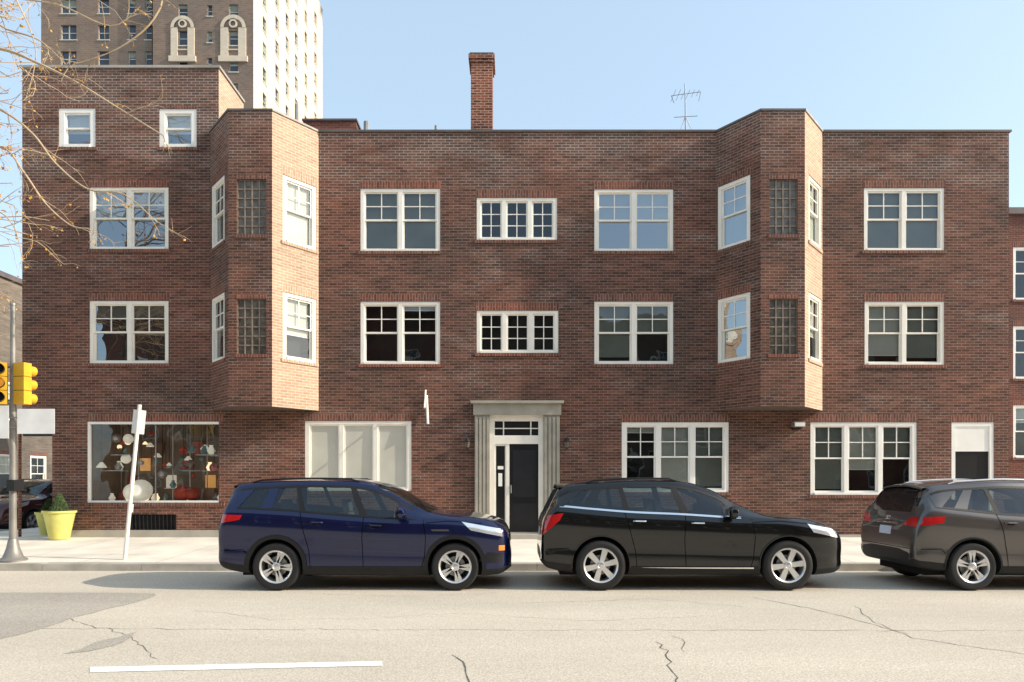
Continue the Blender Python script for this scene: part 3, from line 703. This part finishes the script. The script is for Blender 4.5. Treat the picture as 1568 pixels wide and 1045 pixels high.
    for c in P.get('bfills',[]): patch([(u,(beltz(u) if q==0 else (edgez(u) if q==1 else q))) for u,q in c],.005,PLAST,6,6)
    for s_ in P['seams']: ribbon([(u,(beltz(u)-.01 if z=='b' else z)) for u,z in s_],.010,.0022,SEAM)
    patch([(R+.08,.225),(WB-R-.08,.225),(WB-R-.08,.37),(R+.08,.37)],.008,PLAST,16,3)
    if P.get('archtrim',.05):
        for cu in(0,WB):
            for s in(-1,1):
                n=22
                for i in range(n):
                    q=[]
                    for (aa,rr) in ((i,RC-.004),(i+1,RC-.004),(i+1,RC+P['archtrim']),(i,RC+P['archtrim'])):
                        t=-.12+(math.pi+.24)*aa/n; u=cu+rr*math.cos(t); z=R+.01+rr*math.sin(t); z=max(z,low(u)+.012); q.append(sp(u,z,.012,s))
                    mb.face(q,P.get('archmat',PLAST),None,True)
    for c,m in P['lamps']: patch(c,.007,m,8,5)
    for c,m in P['rlamps']: rpatch(c,.007,m,mirror=True)
    for c,m in P['rpatches']: rpatch(c,.006,m,8,5)
    for c,m in P.get('fpatches',[]): rpatch(c,.008,m,8,4,rear=False)
    for u,z in P['handles']:
        for s in(-1,1):
            y=hw(u,z)
            mb.poly([(u-.09,s*(y+.004),z),(u-.07,s*(y+.03),z+.004),(u+.06,s*(y+.03),z),(u+.09,s*(y+.004),z-.004)],.013,.013,P.get('hmat',paint),8)
            patch([(u-.06,z-.03),(u+.05,z-.03),(u+.05,z+.012),(u-.06,z+.012)],.002,SEAM,2,2,(s,))
    um,zm=P['mirror']
    for s in(-1,1):
        y=hw(um,zm-.02); 
        mb.tube((um,s*(y-.02),zm-.03),(um-.01,s*(y+.08),zm),.03,.03,PLAST,8)
        c=Vector((um-.02,s*(y+.15),zm+.03))
        prof=[(.001,-.09),(.05,-.082),(.078,-.05),(.088,0),(.082,.05),(.05,.085),(.001,.095)]
        k0=len(mb.v); mb.lathe((0,0,0),(0,1,0),[(r*1.0,h*1.25) for r,h in prof],paint,16)
        for q in range(k0,len(mb.v)): 
            x_,y_,z_=mb.v[q]; mb.v[q]=(c.x+x_*.9-.02,c.y+y_,c.z+z_*1.1)
        mb.box(c.x-.11,c.x-.103,c.y-.08,c.y+.08,c.z-.055,c.z+.055,CHR)
    if P.get('rails'):
        ra,rb=P['rails']
        for s in(-1,1):
            pts=[]
            for i in range(13):
                u=ra+(rb-ra)*i/12; y=rw(u)*.90; lift=.0 if i in(0,12) else .03
                pts.append((u,s*y,top(u)-.035+lift))
            mb.poly(pts,.013,.013,P.get('railmat',PLAST),8)
    us_=P['spoil']; z=top(us_+.1)
    for i in range(10):
        y0=-.56+1.12*i/10; y1=y0+.112
        def zz(y): return z+.006-.05*(abs(y)/.56)**3
        A0=(us_-.10,y0,zz(y0)-.035);A1=(us_-.10,y1,zz(y1)-.035);B0=(us_+.22,y0,zz(y0)+.004);B1=(us_+.22,y1,zz(y1)+.004)
        mb.face([A0,A1,B1,B0],paint,None,True); mb.face([(A0[0],A0[1],A0[2]-.025),(A1[0],A1[1],A1[2]-.025),A1,A0],paint); mb.face([(B0[0],B0[1],B0[2]-.1),(B1[0],B1[1],B1[2]-.1),(A1[0],A1[1],A1[2]-.025),(A0[0],A0[1],A0[2]-.025)],PLAST)
    mb.poly([(ws1+.02,.1,top(ws1)+.012),(ws1-.2,-.25,top(ws1-.2)+.012),(ws1-.12,-.45,top(ws1-.12)+.005)],.009,.006,PLAST,5)
    def seat(u,y):
        for (a0,a1,b0,b1,z0,z1,tl) in ((u-.25,u+.28,y-.24,y+.24,.52,.68,0),(u-.38,u-.22,y-.23,y+.23,.62,1.16,-.12),(u-.43,u-.33,y-.12,y+.12,1.18,1.36,-.03)):
            mb.face([(a0,b0,z0),(a1,b0,z0),(a1+tl,b0,z1),(a0+tl,b0,z1)],SEAT);mb.face([(a0,b1,z0),(a1,b1,z0),(a1+tl,b1,z1),(a0+tl,b1,z1)],SEAT)
            mb.face([(a0,b0,z0),(a0,b1,z0),(a0+tl,b1,z1),(a0+tl,b0,z1)],SEAT);mb.face([(a1,b0,z0),(a1,b1,z0),(a1+tl,b1,z1),(a1+tl,b0,z1)],SEAT)
            mb.face([(a0+tl,b0,z1),(a1+tl,b0,z1),(a1+tl,b1,z1),(a0+tl,b1,z1)],SEAT)
    fs=P.get('seat',1.35)
    for y in(-.38,.38): seat(fs,y); seat(fs-.95,y)
    mb.box(-.5,WB-.6,-.7,.7,.40,.46,DARK); mb.box(fs+.75,fs+1.05,-.68,.68,.6,.98,DARK)
    mb.lathe((fs+.58,.38,.95),(-.9,0,.35),[(.18,-.015),(.195,0),(.18,.015),(.165,0),(.18,-.015)],PLAST,20)
    mb.obj('details',root)
    ub=MB(); ub.box(-.6,WB+.5,-.62,.62,.2,.3,WELL); ub.obj('underbody',root)
    wm=MB()
    for cu in (0,WB):
        for s in(-1,1):
            yo=W-.012; c=(cu,s*(yo-.115),R); ax=(0,s,0)
            Rr=R*.68
            wm.lathe(c,ax,[(Rr,-.10),(R*.93,-.11),(R,-.07),(R,.07),(R*.985,.09),(R*.93,.112),(R*.80,.118),(Rr+.006,.105)],TYRE,48)
            wm.lathe(c,ax,[(Rr+.006,.105),(Rr-.004,.108),(Rr-.02,.095),(Rr-.03,.02),(Rr-.04,-.09)],RIM,48)
            wm.lathe(c,ax,[(Rr-.04,-.02),(.001,-.02)],WELL,32); wm.lathe(c,ax,[(.15,-.0),(.15,.015),(.001,.015)],GREYM,24)
            ns=P['spokes']; C=Vector(c);A_=Vector(ax)
            wm.lathe(c,ax,[(.075,.03),(.07,.085),(.045,.095),(.04,.09),(.001,.095)],RIM,24)
            ph=random.random()
            for k in range(ns):
                t=2*math.pi*(k+ph)/ns
                if P.get('split'): angs=[(t-.14,.027),(t+.14,.027)]
                else: angs=[(t,P.get('spw',.04))]
                for tt,wi in angs:
                    r_=Vector((math.cos(tt),0,math.sin(tt))); tn=Vector((-math.sin(tt),0,math.cos(tt)))
                    r_i=Vector((math.cos(t),0,math.sin(t)))
                    pi=C+r_i*.05; po=C+r_*(Rr-.015); w0=wi*.75; w1=wi
                    fi=[pi+A_*.088+tn*(-w0),pi+A_*.088+tn*w0]; fo=[po+A_*.088+tn*(-w1),po+A_*.088+tn*w1]
                    bi=[p-A_*.045 for p in fi]; bo=[p-A_*.045 for p in fo]
                    wm.face([fi[0],fo[0],fo[1],fi[1]],RIM); wm.face([fi[0],bi[0],bo[0],fo[0]],RIM); wm.face([fi[1],fo[1],bo[1],bi[1]],RIM)
    wm.obj('wheels',root)
    return root
def paintm(n,c,metal=.5,r=.25): 
    return mat(n,c,r,metal=metal,var=.02,coat=1.0,spec=.25)
NAVY=paintm('paint_navy',(.003,.008,.052),.35,.22); BLK=paintm('paint_black',(.0025,.003,.0035),.1,.2); GRY=paintm('paint_grey',(.10,.092,.088),.6,.3); DRD=paintm('paint_red',(.06,.006,.006),.3)
E=dict(W=.915,R=.36,wb=2.70,paint=NAVY,
 top=[(-.91,.62),(-.905,.84),(-.89,1.03),(-.86,1.17),(-.80,1.38),(-.73,1.56),(-.62,1.64),(-.2,1.68),(.5,1.70),(1.05,1.69),(1.42,1.635),(1.74,1.51),(2.04,1.34),(2.30,1.20),(2.50,1.155),(3.0,1.11),(3.28,1.05),(3.44,.96),(3.52,.82),(3.55,.62)],
 belt=[(-.91,.95),(-.74,1.25),(0,1.22),(1,1.14),(2.0,1.08),(2.6,1.07),(3.55,.9)],
 wid=[(-.91,.72),(-.90,.81),(-.87,.86),(-.78,.895),(-.5,.91),(0,.915),(2.7,.915),(3.1,.90),(3.34,.86),(3.48,.76),(3.55,.58)],
 rw=[(-.91,.55),(-.87,.73),(-.79,.71),(-.6,.68),(.5,.70),(1.5,.68),(2.1,.73),(2.5,.80),(3.0,.80),(3.35,.73),(3.55,.45)],
 low=[(-.91,.40),(-.82,.33),(-.5,.26),(0,.23),(3.0,.21),(3.35,.23),(3.55,.32)],
 ws=(1.46,2.32),rg=(-.84,-.68),sg=(-.60,2.06),
 pillars=[(.40,.28,.075),(1.32,1.12,.11)],
 fills=[[(-.62,0),(-.58,0),(-.36,1),(-.62,1)],[(-.24,0),(-.06,0),(-.0,1),(-.14,1)] ,[(1.96,0),(2.1,0),(2.1,1),(1.76,1)]],
 bfills=[[(1.80,0),(1.97,0),(1.90,1.24),(1.80,1.26)]],
 seams=[[(1.32,'b'),(1.30,.8),(1.32,.37)],[(2.22,'b'),(2.26,.8),(2.24,.5),(2.20,.37)],[(.36,'b'),(.42,.9),(.50,.6),(.52,.37)],[(2.26,1.02),(2.6,1.05),(3.1,1.01)],[(-.9,.60),(-.5,.62),(-.42,.55)]],
 lamps=[([(-.88,1.01),(-.54,1.07),(-.50,1.14),(-.85,1.15)],RED),([(2.94,.91),(3.42,.81),(3.39,.93),(2.80,1.04)],HL),([(3.06,.45),(3.42,.42),(3.42,.55),(3.2,.58)],PLAST),([(3.36,.60),(3.45,.60),(3.45,.68),(3.36,.68)],AMB),([(2.36,.90),(2.62,.90),(2.60,.925),(2.34,.925)],CHR)],
 rlamps=[([(.45,1.0),(.84,1.0),(.82,1.13),(.5,1.11)],RED)],
 rpatches=[([(-.5,1.20),(.5,1.20),(.46,1.52),(-.46,1.52)],CGD),([(-.7,.48),(.7,.48),(.7,.60),(-.7,.60)],PLAST),([(-.26,.74),(.26,.74),(.26,.86),(-.26,.86)],PLATE)],
 fpatches=[([(-.5,.40),(.5,.40),(.45,.56),(-.45,.56)],PLAST),([(-.5,.72),(.5,.72),(.5,.82),(-.5,.82)],PLAST)],
 handles=[(.62,1.03),(1.50,.985)],mirror=(1.95,1.14),rails=(-.45,1.2),spoil=-.66,spokes=5,split=True,archtrim=.06)
Mu=dict(W=.94,R=.38,wb=2.825,paint=BLK,
 top=[(-.90,.60),(-.89,.84),(-.865,1.03),(-.81,1.15),(-.71,1.37),(-.61,1.55),(-.48,1.62),(.1,1.675),(.6,1.70),(1.08,1.695),(1.46,1.64),(1.78,1.53),(2.10,1.35),(2.40,1.19),(2.60,1.14),(3.1,1.10),(3.42,1.02),(3.61,.93),(3.75,.76),(3.79,.58)],
 belt=[(-.90,.98),(-.64,1.27),(-.2,1.235),(.5,1.18),(1.2,1.15),(2.0,1.10),(2.7,1.07),(3.79,.9)],
 wid=[(-.90,.70),(-.89,.80),(-.85,.88),(-.72,.918),(-.4,.937),(0,.94),(2.8,.94),(3.2,.93),(3.48,.88),(3.69,.76),(3.79,.55)],
 rw=[(-.90,.5),(-.83,.73),(-.69,.71),(-.46,.69),(.5,.71),(1.5,.69),(2.2,.75),(2.6,.82),(3.1,.82),(3.5,.74),(3.79,.4)],
 low=[(-.90,.42),(-.8,.33),(-.4,.26),(0,.24),(3.1,.22),(3.58,.25),(3.79,.34)],
 ws=(1.50,2.42),rg=(-.76,-.56),sg=(-.62,2.12),
 pillars=[(.40,.32,.08),(1.28,1.12,.12)],
 fills=[[(-.64,0),(-.56,0),(-.22,1),(-.64,1)],[(-.32,0),(-.12,0),(.04,1),(-.08,1)],[(2.02,0),(2.16,0),(2.16,1),(1.84,1)]],
 bfills=[[(1.86,0),(2.03,0),(1.96,1.25),(1.86,1.27)]],
 seams=[[(1.28,'b'),(1.26,.8),(1.28,.37)],[(2.28,'b'),(2.32,.8),(2.30,.5),(2.26,.37)],[(.36,'b'),(.44,.9),(.52,.6),(.54,.37)],[(2.3,1.03),(2.7,1.05),(3.3,.99)],[(-.88,.62),(-.5,.64),(-.44,.57)]],
 lamps=[([(-.87,.84),(-.62,1.06),(-.56,1.17),(-.82,1.13)],RED),([(3.20,.88),(3.62,.79),(3.58,.91),(3.12,1.01)],HL),([(.5,.33),(2.3,.33),(2.3,.352),(.5,.352)],CHR)],
 rlamps=[([(.58,.84),(.86,.84),(.82,1.11),(.66,1.09)],RED)],
 rpatches=[([(-.52,1.17),(.52,1.17),(.48,1.51),(-.48,1.51)],CGD),([(-.26,.78),(.26,.78),(.26,.90),(-.26,.90)],PLATE)],
 fpatches=[([(-.5,.40),(.5,.40),(.45,.52),(-.45,.52)],PLAST),([(-.5,.66),(.5,.66),(.5,.80),(-.5,.80)],CHR)],
 handles=[(.58,1.05),(1.46,1.02)],hmat=CHR,mirror=(2.0,1.15),rails=(-.2,1.2),spoil=-.53,spokes=6,spw=.045,archtrim=.012,archmat=BLK,chrome=True)
Ro=dict(Mu); Ro.update(paint=GRY,W=.90,R=.36,wb=2.69,hmat=GRY,chrome=False,archmat=PLAST,archtrim=.02,
 top=[(-.86,.60),(-.85,.82),(-.82,.99),(-.77,1.12),(-.67,1.35),(-.57,1.53),(-.45,1.605),(.1,1.66),(.6,1.685),(1.05,1.675),(1.4,1.62),(1.75,1.51),(2.1,1.32),(2.42,1.14),(2.6,1.09),(3.0,1.04),(3.3,.96),(3.55,.84),(3.72,.68),(3.76,.55)],
 belt=[(-.86,.98),(-.6,1.26),(-.2,1.22),(.5,1.15),(1.2,1.11),(2.0,1.05),(2.6,1.03),(3.76,.9)],
 wid=[(-.86,.70),(-.85,.77),(-.81,.83),(-.68,.875),(-.4,.895),(0,.90),(2.7,.90),(3.1,.88),(3.4,.80),(3.62,.66),(3.76,.46)],
 rw=[(-.86,.5),(-.79,.69),(-.66,.67),(-.42,.65),(.5,.68),(1.5,.66),(2.1,.70),(2.5,.76),(3.0,.76),(3.4,.68),(3.76,.4)],
 low=[(-.86,.42),(-.76,.34),(-.4,.28),(0,.25),(3.0,.23),(3.5,.26),(3.76,.36)],
 sg=(-.52,2.04),ws=(1.46,2.44),rg=(-.70,-.52),
 lamps=[([(-.81,.97),(-.46,1.02),(-.42,1.12),(-.77,1.11)],RED),([(3.1,.80),(3.5,.74),(3.5,.83),(3.05,.94)],HL)],
 rlamps=[([(.46,.96),(.81,.96),(.78,1.11),(.60,1.10)],RED)],
 rpatches=[([(-.55,1.17),(.55,1.17),(.49,1.53),(-.49,1.53)],CGD),([(-.17,.80),(.17,.80),(.17,.93),(-.17,.93)],PLATE),([(-.75,.42),(.75,.42),(.75,.56),(-.75,.56)],PLAST),([(-.3,.97),(.3,.97),(.3,.995),(-.3,.995)],CHR),([(-.06,1.03),(.06,1.03),(.06,1.11),(-.06,1.11)],CHR),([(-.72,.615),(.72,.615),(.72,.625),(-.72,.625)],SEAM)],
 rails=(-.2,1.3),railmat=RIM,spoil=-.49,spokes=5,split=True,
 seams=[[(1.22,'b'),(1.20,.8),(1.22,.37)],[(2.2,'b'),(2.24,.8),(2.2,.37)],[(.36,'b'),(.44,.9),(.50,.6),(.52,.37)],[(-.82,.62),(-.48,.63),(-.42,.56)]],
 pillars=[(.38,.30,.08),(1.22,1.06,.12)],fills=[[(-.55,0),(-.46,0),(-.10,1),(-.55,1)],[(-.28,0),(-.08,0),(.12,1),(-.0,1)],[(1.96,0),(2.08,0),(2.08,1),(1.75,1)]],
 bfills=[[(1.80,0),(1.97,0),(1.90,1.20),(1.80,1.22)]],handles=[(.56,1.02),(1.40,.98)],mirror=(1.93,1.10))
YN=10.26
build_car('parked_suv',E,(-3.56,YN+.915,.008))
build_car('parked_suv',Mu,(1.34,YN+.94,.008))
build_car('parked_suv',Ro,(6.95,YN+.90,.008))
RD=dict(E); RD['paint']=DRD
build_car('parked_suv',RD,(-15.5,23.5,.008),-math.pi/2)
# ================= street furniture
YEL=mat('signal_yellow',(.78,.42,.03),.5,var=.08,spec=.3); POLE=mat('pole_aluminium',(.26,.245,.22),.5,metal=.4,var=.2); SIGNB=mat('sign_back',(.86,.85,.82),.5,var=.08); CREAM=mat('post_cream',(.85,.80,.70),.6,var=.1)
AMBL=mat('signal_lens_amber',(.9,.35,.03),.2,emit=((1,.4,.05),.6))
YP=12.95; xp=WX(20,YP)
e=empty('traffic_signal'); mb=MB()
mb.lathe((xp,YP,.14),(0,0,1),[(.24,0),(.24,.03),(.17,.08),(.11,.25),(.085,.38),(.07,.42)],POLE,16)
mb.tube((xp,YP,.5),(xp,YP,WZ(468,YP)),.065,.045,POLE,14); mb.lathe((xp,YP,WZ(468,YP)),(0,0,1),[(.055,0),(.05,.04),(.001,.06)],POLE,12)
mb.obj('pole',e)
mb=MB()
def sighead(cx_,cy_,z0,z1,dirv,body,vis):
    dv=Vector(dirv).normalized(); t=Vector((-dv.y,dv.x,0)); fr=Frame((cx_,cy_),(t.x,t.y),(dv.x,dv.y)); h=(z1-z0)/3
    for k in range(3):
        mb.fbox(fr,-.125,.125,-.08,.08,z0+k*h+.006,z0+(k+1)*h-.006,body)
        c=fr.p(0,.08,z0+(k+.5)*h)
        mb.lathe(c,(dv.x,dv.y,0),[(.095,.0),(.095,.15),(.09,.15),(.09,.0),(.001,.01)],IRON,18,mats=[vis,vis,IRON,AMBL if k==1 else IRON])
za,zb_=WZ(620,YP),WZ(556,YP)
sighead(xp+.18,YP,za,zb_,(.25,1,0),YEL,YEL)
sighead(xp-.22,YP-.05,za,zb_,(.55,-.9,0),YEL,IRON)
for z in (za+.08,zb_-.08): mb.tube((xp-.2,YP,z),(xp+.2,YP,z),.02,.02,POLE,8)
mb.obj('signal_heads',e)
mb=MB()
fr=Frame((xp,YP-.08),(1,0),(0,-1))
mb.fbox(fr,WX(31,YP)-xp,WX(88,YP)-xp,-.006,.0,WZ(665,YP),WZ(627,YP),SIGNB)
mb.fbox(fr,-.5,-.02,.0,.006,WZ(672,YP),WZ(622,YP),SIGNB)
for z in (WZ(640,YP),WZ(655,YP)): mb.fbox(fr,-.45,.6,-.03,-.008,z-.012,z+.012,POLE)
mb.fbox(fr,-.02,.12,-.2,.06,WZ(752,YP),WZ(735,YP),IRON)
mb.obj('sign_panels',e)
YQ=13.1; mb=MB()
p0=Vector((WX(191,YQ),YQ,.14)); p1=Vector((WX(214,YQ),YQ,WZ(620,YQ)))
mb.tube(p0,p1,.038,.036,CREAM,10)
d=(p1-p0).normalized(); a=d.cross(Vector((.25,-1,0))).normalized(); nrm=a.cross(d)
def pan(c,w,h,m,th=.006):
    q=[c-a*w/2-d*h/2,c+a*w/2-d*h/2,c+a*w/2+d*h/2,c-a*w/2+d*h/2]; mb.face([x+nrm*th for x in q],m); mb.face([x-nrm*th for x in q][::-1],m)
    for i in range(4): mb.face([q[i]+nrm*th,q[(i+1)%4]+nrm*th,q[(i+1)%4]-nrm*th,q[i]-nrm*th],m)
pan(p1-d*.33-nrm*.045,.22,.46,SIGNB); pan(p0+d*1.0-nrm*.045,.1,.16,CREAM)
mb.obj('leaning_sign_post')
PLT=mat('planter_lime',(.62,.58,.16),.6,var=.12); LEAF=mat('shrub_green',(.06,.10,.03),.8,var=.4,scale=20); SOIL=mat('soil',(.03,.02,.015),1)
def planter(x,y,s):
    e=empty('potted_shrub',(x,y,.262)); mb=MB(); h=.62*s
    mb.lathe((0,0,0),(0,0,1),[(.001,0),(.20*s,0),(.22*s,.05),(.33*s,h),(.36*s,h+.01),(.36*s,h+.06),(.33*s,h+.06),(.31*s,h-.02)],PLT,28)
    mb.lathe((0,0,h-.02),(0,0,1),[(.31*s,0),(.001,.01)],SOIL,20); mb.obj('pot',e)
    mb=MB()
    for i in range(2600):
        t=random.random()**1.1; z=h+.0+t*.46*s; r=(.24*s)*(1-t)**.7*random.random()**.4; an=random.random()*6.283
        c=Vector((r*math.cos(an),r*math.sin(an),z)); v1=Vector((random.gauss(0,1),random.gauss(0,1),random.gauss(.8,1))).normalized()*.03; v2=v1.orthogonal().normalized()*.012
        mb.face([c-v2,c+v2,c+v1],LEAF)
    mb.obj('shrub',e)
planter(WX(91,16.3),16.3,1.0); planter(-11.95,17.6,.85)
# ================= tree
BARK=mat('bark',(.16,.12,.085),.9,var=.3,scale=8,bump=.01); TWIG=mat('twig_bark',(.50,.37,.23),.8,var=.2); YLEAF=mat('autumn_leaf',(.58,.30,.05),.7,var=.35,scale=5)
mb=MB(); lf=MB(); rt=random.Random(11)
TY=12.95; bx_=-11.9
trunk=[Vector((bx_,TY,.13)),Vector((bx_+.05,TY,2)),Vector((bx_+.0,TY-.1,4.2)),Vector((bx_+.15,TY,6.2)),Vector((bx_+.1,TY,8.5)),Vector((bx_+.3,TY,11.5)),Vector((bx_+.2,TY,14))]
mb.poly(trunk,.2,.04,BARK,12)
def leaf(p):
    v1=Vector((rt.gauss(0,1),rt.gauss(0,1),rt.gauss(-.6,.6))).normalized()*rt.uniform(.035,.065); v2=v1.cross(Vector((rt.gauss(0,1),rt.gauss(0,1),rt.gauss(0,1)))).normalized()*.022
    lf.face([p,p+v1*.5-v2,p+v1,p+v1*.5+v2],YLEAF)
def twig(p,dv,L,r,depth,pl):
    n=6; pts=[p]; d=dv.normalized()
    for i in range(n):
        d=(d+Vector((rt.gauss(0,.14),rt.gauss(0,.14),rt.gauss(-.03,.14)))).normalized(); pts.append(pts[-1]+d*L/n)
    mb.poly(pts,r,r*.45,TWIG,5)
    if depth>0:
        for i in range(1,n+1):
            if rt.random()<.55:
                dd=(d+Vector((rt.gauss(0,.7),rt.gauss(0,.5),rt.gauss(0,.7)))).normalized(); twig(pts[i],dd,L*rt.uniform(.35,.6),r*.55,depth-1,pl)
    for q in pts[2:]:
        if rt.random()<pl:
            for _ in range(rt.choice([1,2,3])): leaf(q+Vector((rt.gauss(0,.03),rt.gauss(0,.03),-.02)))
def smooth(pts,k=6):
    out=[]; P=[pts[0]]+pts+[pts[-1]]
    for i in range(1,len(P)-2):
        for j in range(k):
            t=j/k; p=.5*((2*P[i])+(-P[i-1]+P[i+1])*t+(2*P[i-1]-5*P[i]+4*P[i+1]-P[i+2])*t*t+(-P[i-1]+3*P[i]-3*P[i+1]+P[i+2])*t**3); out.append(p)
    out.append(pts[-1]); return out
def V(px,py,Y): return Vector((WX(px,Y),Y,WZ(py,Y)))
brs=[([trunk[4],V(-90,70,12.6),V(0,75,12.4),V(60,98,12.3),V(120,128,12.2),V(180,165,12.1),V(250,208,12.0)],.024),
([trunk[4],V(-80,140,12.9),V(0,168,12.7),V(50,205,12.6),V(85,250,12.6),V(135,290,12.5),V(190,298,12.4),V(240,340,12.4)],.02),
([trunk[3],V(-90,230,12.8),V(0,225,12.6),V(35,262,12.5),V(70,312,12.5),V(108,345,12.4),V(135,350,12.4)],.02),
([trunk[5],V(-60,-150,12.8),V(120,-90,12.6),V(238,-20,12.5),V(235,30,12.5),V(180,75,12.5),V(110,100,12.5)],.02),
([trunk[5],V(-70,-60,12.6),V(0,-10,12.5),V(90,8,12.4),V(170,40,12.4),V(215,10,12.4)],.016),
([trunk[4],V(-60,20,13.1),V(10,45,13.1),V(60,62,13.1),V(100,98,13.1)],.018),
([trunk[3],V(-120,330,13.0),V(-20,320,13.0),V(20,345,13.0),V(35,400,13.0)],.016),
([trunk[5],V(-120,-200,12.8),V(-20,-80,12.7),V(30,10,12.7),V(55,80,12.6),V(40,150,12.6)],.016)]
for pts,r in brs:
    S_=smooth(pts,5); mb.poly(S_,r*1.5,r*.4,TWIG,6)
    for i in range(6,len(S_)):
        if rt.random()<.36:
            d=(S_[i]-S_[i-1]).normalized()+Vector((rt.gauss(0,.5),rt.gauss(0,.4),rt.gauss(-.1,.5))); twig(S_[i],d,rt.uniform(.25,.75),r*.38,1,.10)
        if rt.random()<.2: leaf(S_[i])
for i in range(52):
    z=rt.uniform(5.0,12.5); p=Vector((bx_+.1,TY,z)); 
    d=Vector((rt.uniform(.5,1.2)*rt.choice([1,1,1,-1]),rt.uniform(-.6,.6),rt.uniform(-.2,.7))); twig(p,d,rt.uniform(1.6,2.8),.018,2,.2)
o=mb.obj('street_tree',None,weld=False); l=lf.obj('leaves',o)
# ================= light, world, camera
A_=math.radians(10.0); EL=math.radians(30)
S_=Vector((math.cos(EL)*math.cos(A_),-math.cos(EL)*math.sin(A_),math.sin(EL)))
ld=bpy.data.lights.new('sun','SUN'); ld.energy=5; ld.angle=math.radians(.5); ld.color=(1,.91,.78)
lo=bpy.data.objects.new('sun',ld); lo.rotation_euler=(-S_).to_track_quat('-Z','Y').to_euler(); sc.collection.objects.link(lo)
w=bpy.data.worlds.new('World'); sc.world=w; w.use_nodes=True; nt=w.node_tree; bg=nt.nodes['Background']
sk=nt.nodes.new('ShaderNodeTexSky'); sk.sky_type='NISHITA'; sk.sun_disc=False; sk.sun_elevation=EL; sk.sun_rotation=math.radians(100); sk.air_density=1.0; sk.dust_density=2.0; sk.ozone_density=1.0
hz=nt.nodes.new('ShaderNodeVectorMath'); hz.operation='ADD'; hz.inputs[1].default_value=(2.5,3.2,3.6)
nt.links.new(sk.outputs[0],hz.inputs[0]); nt.links.new(hz.outputs[0],bg.inputs[0]); bg.inputs[1].default_value=.15
cd=bpy.data.cameras.new('camera'); cd.sensor_width=36; cd.lens=36*F/1568; cd.shift_y=(HY-522.5)/1568; cd.clip_end=2000
co=bpy.data.objects.new('camera',cd); co.location=(0,0,CH); co.rotation_euler=(math.pi/2,0,0); sc.collection.objects.link(co); sc.camera=co
sc.view_settings.view_transform='Standard'; sc.view_settings.look='None'; sc.view_settings.exposure=0
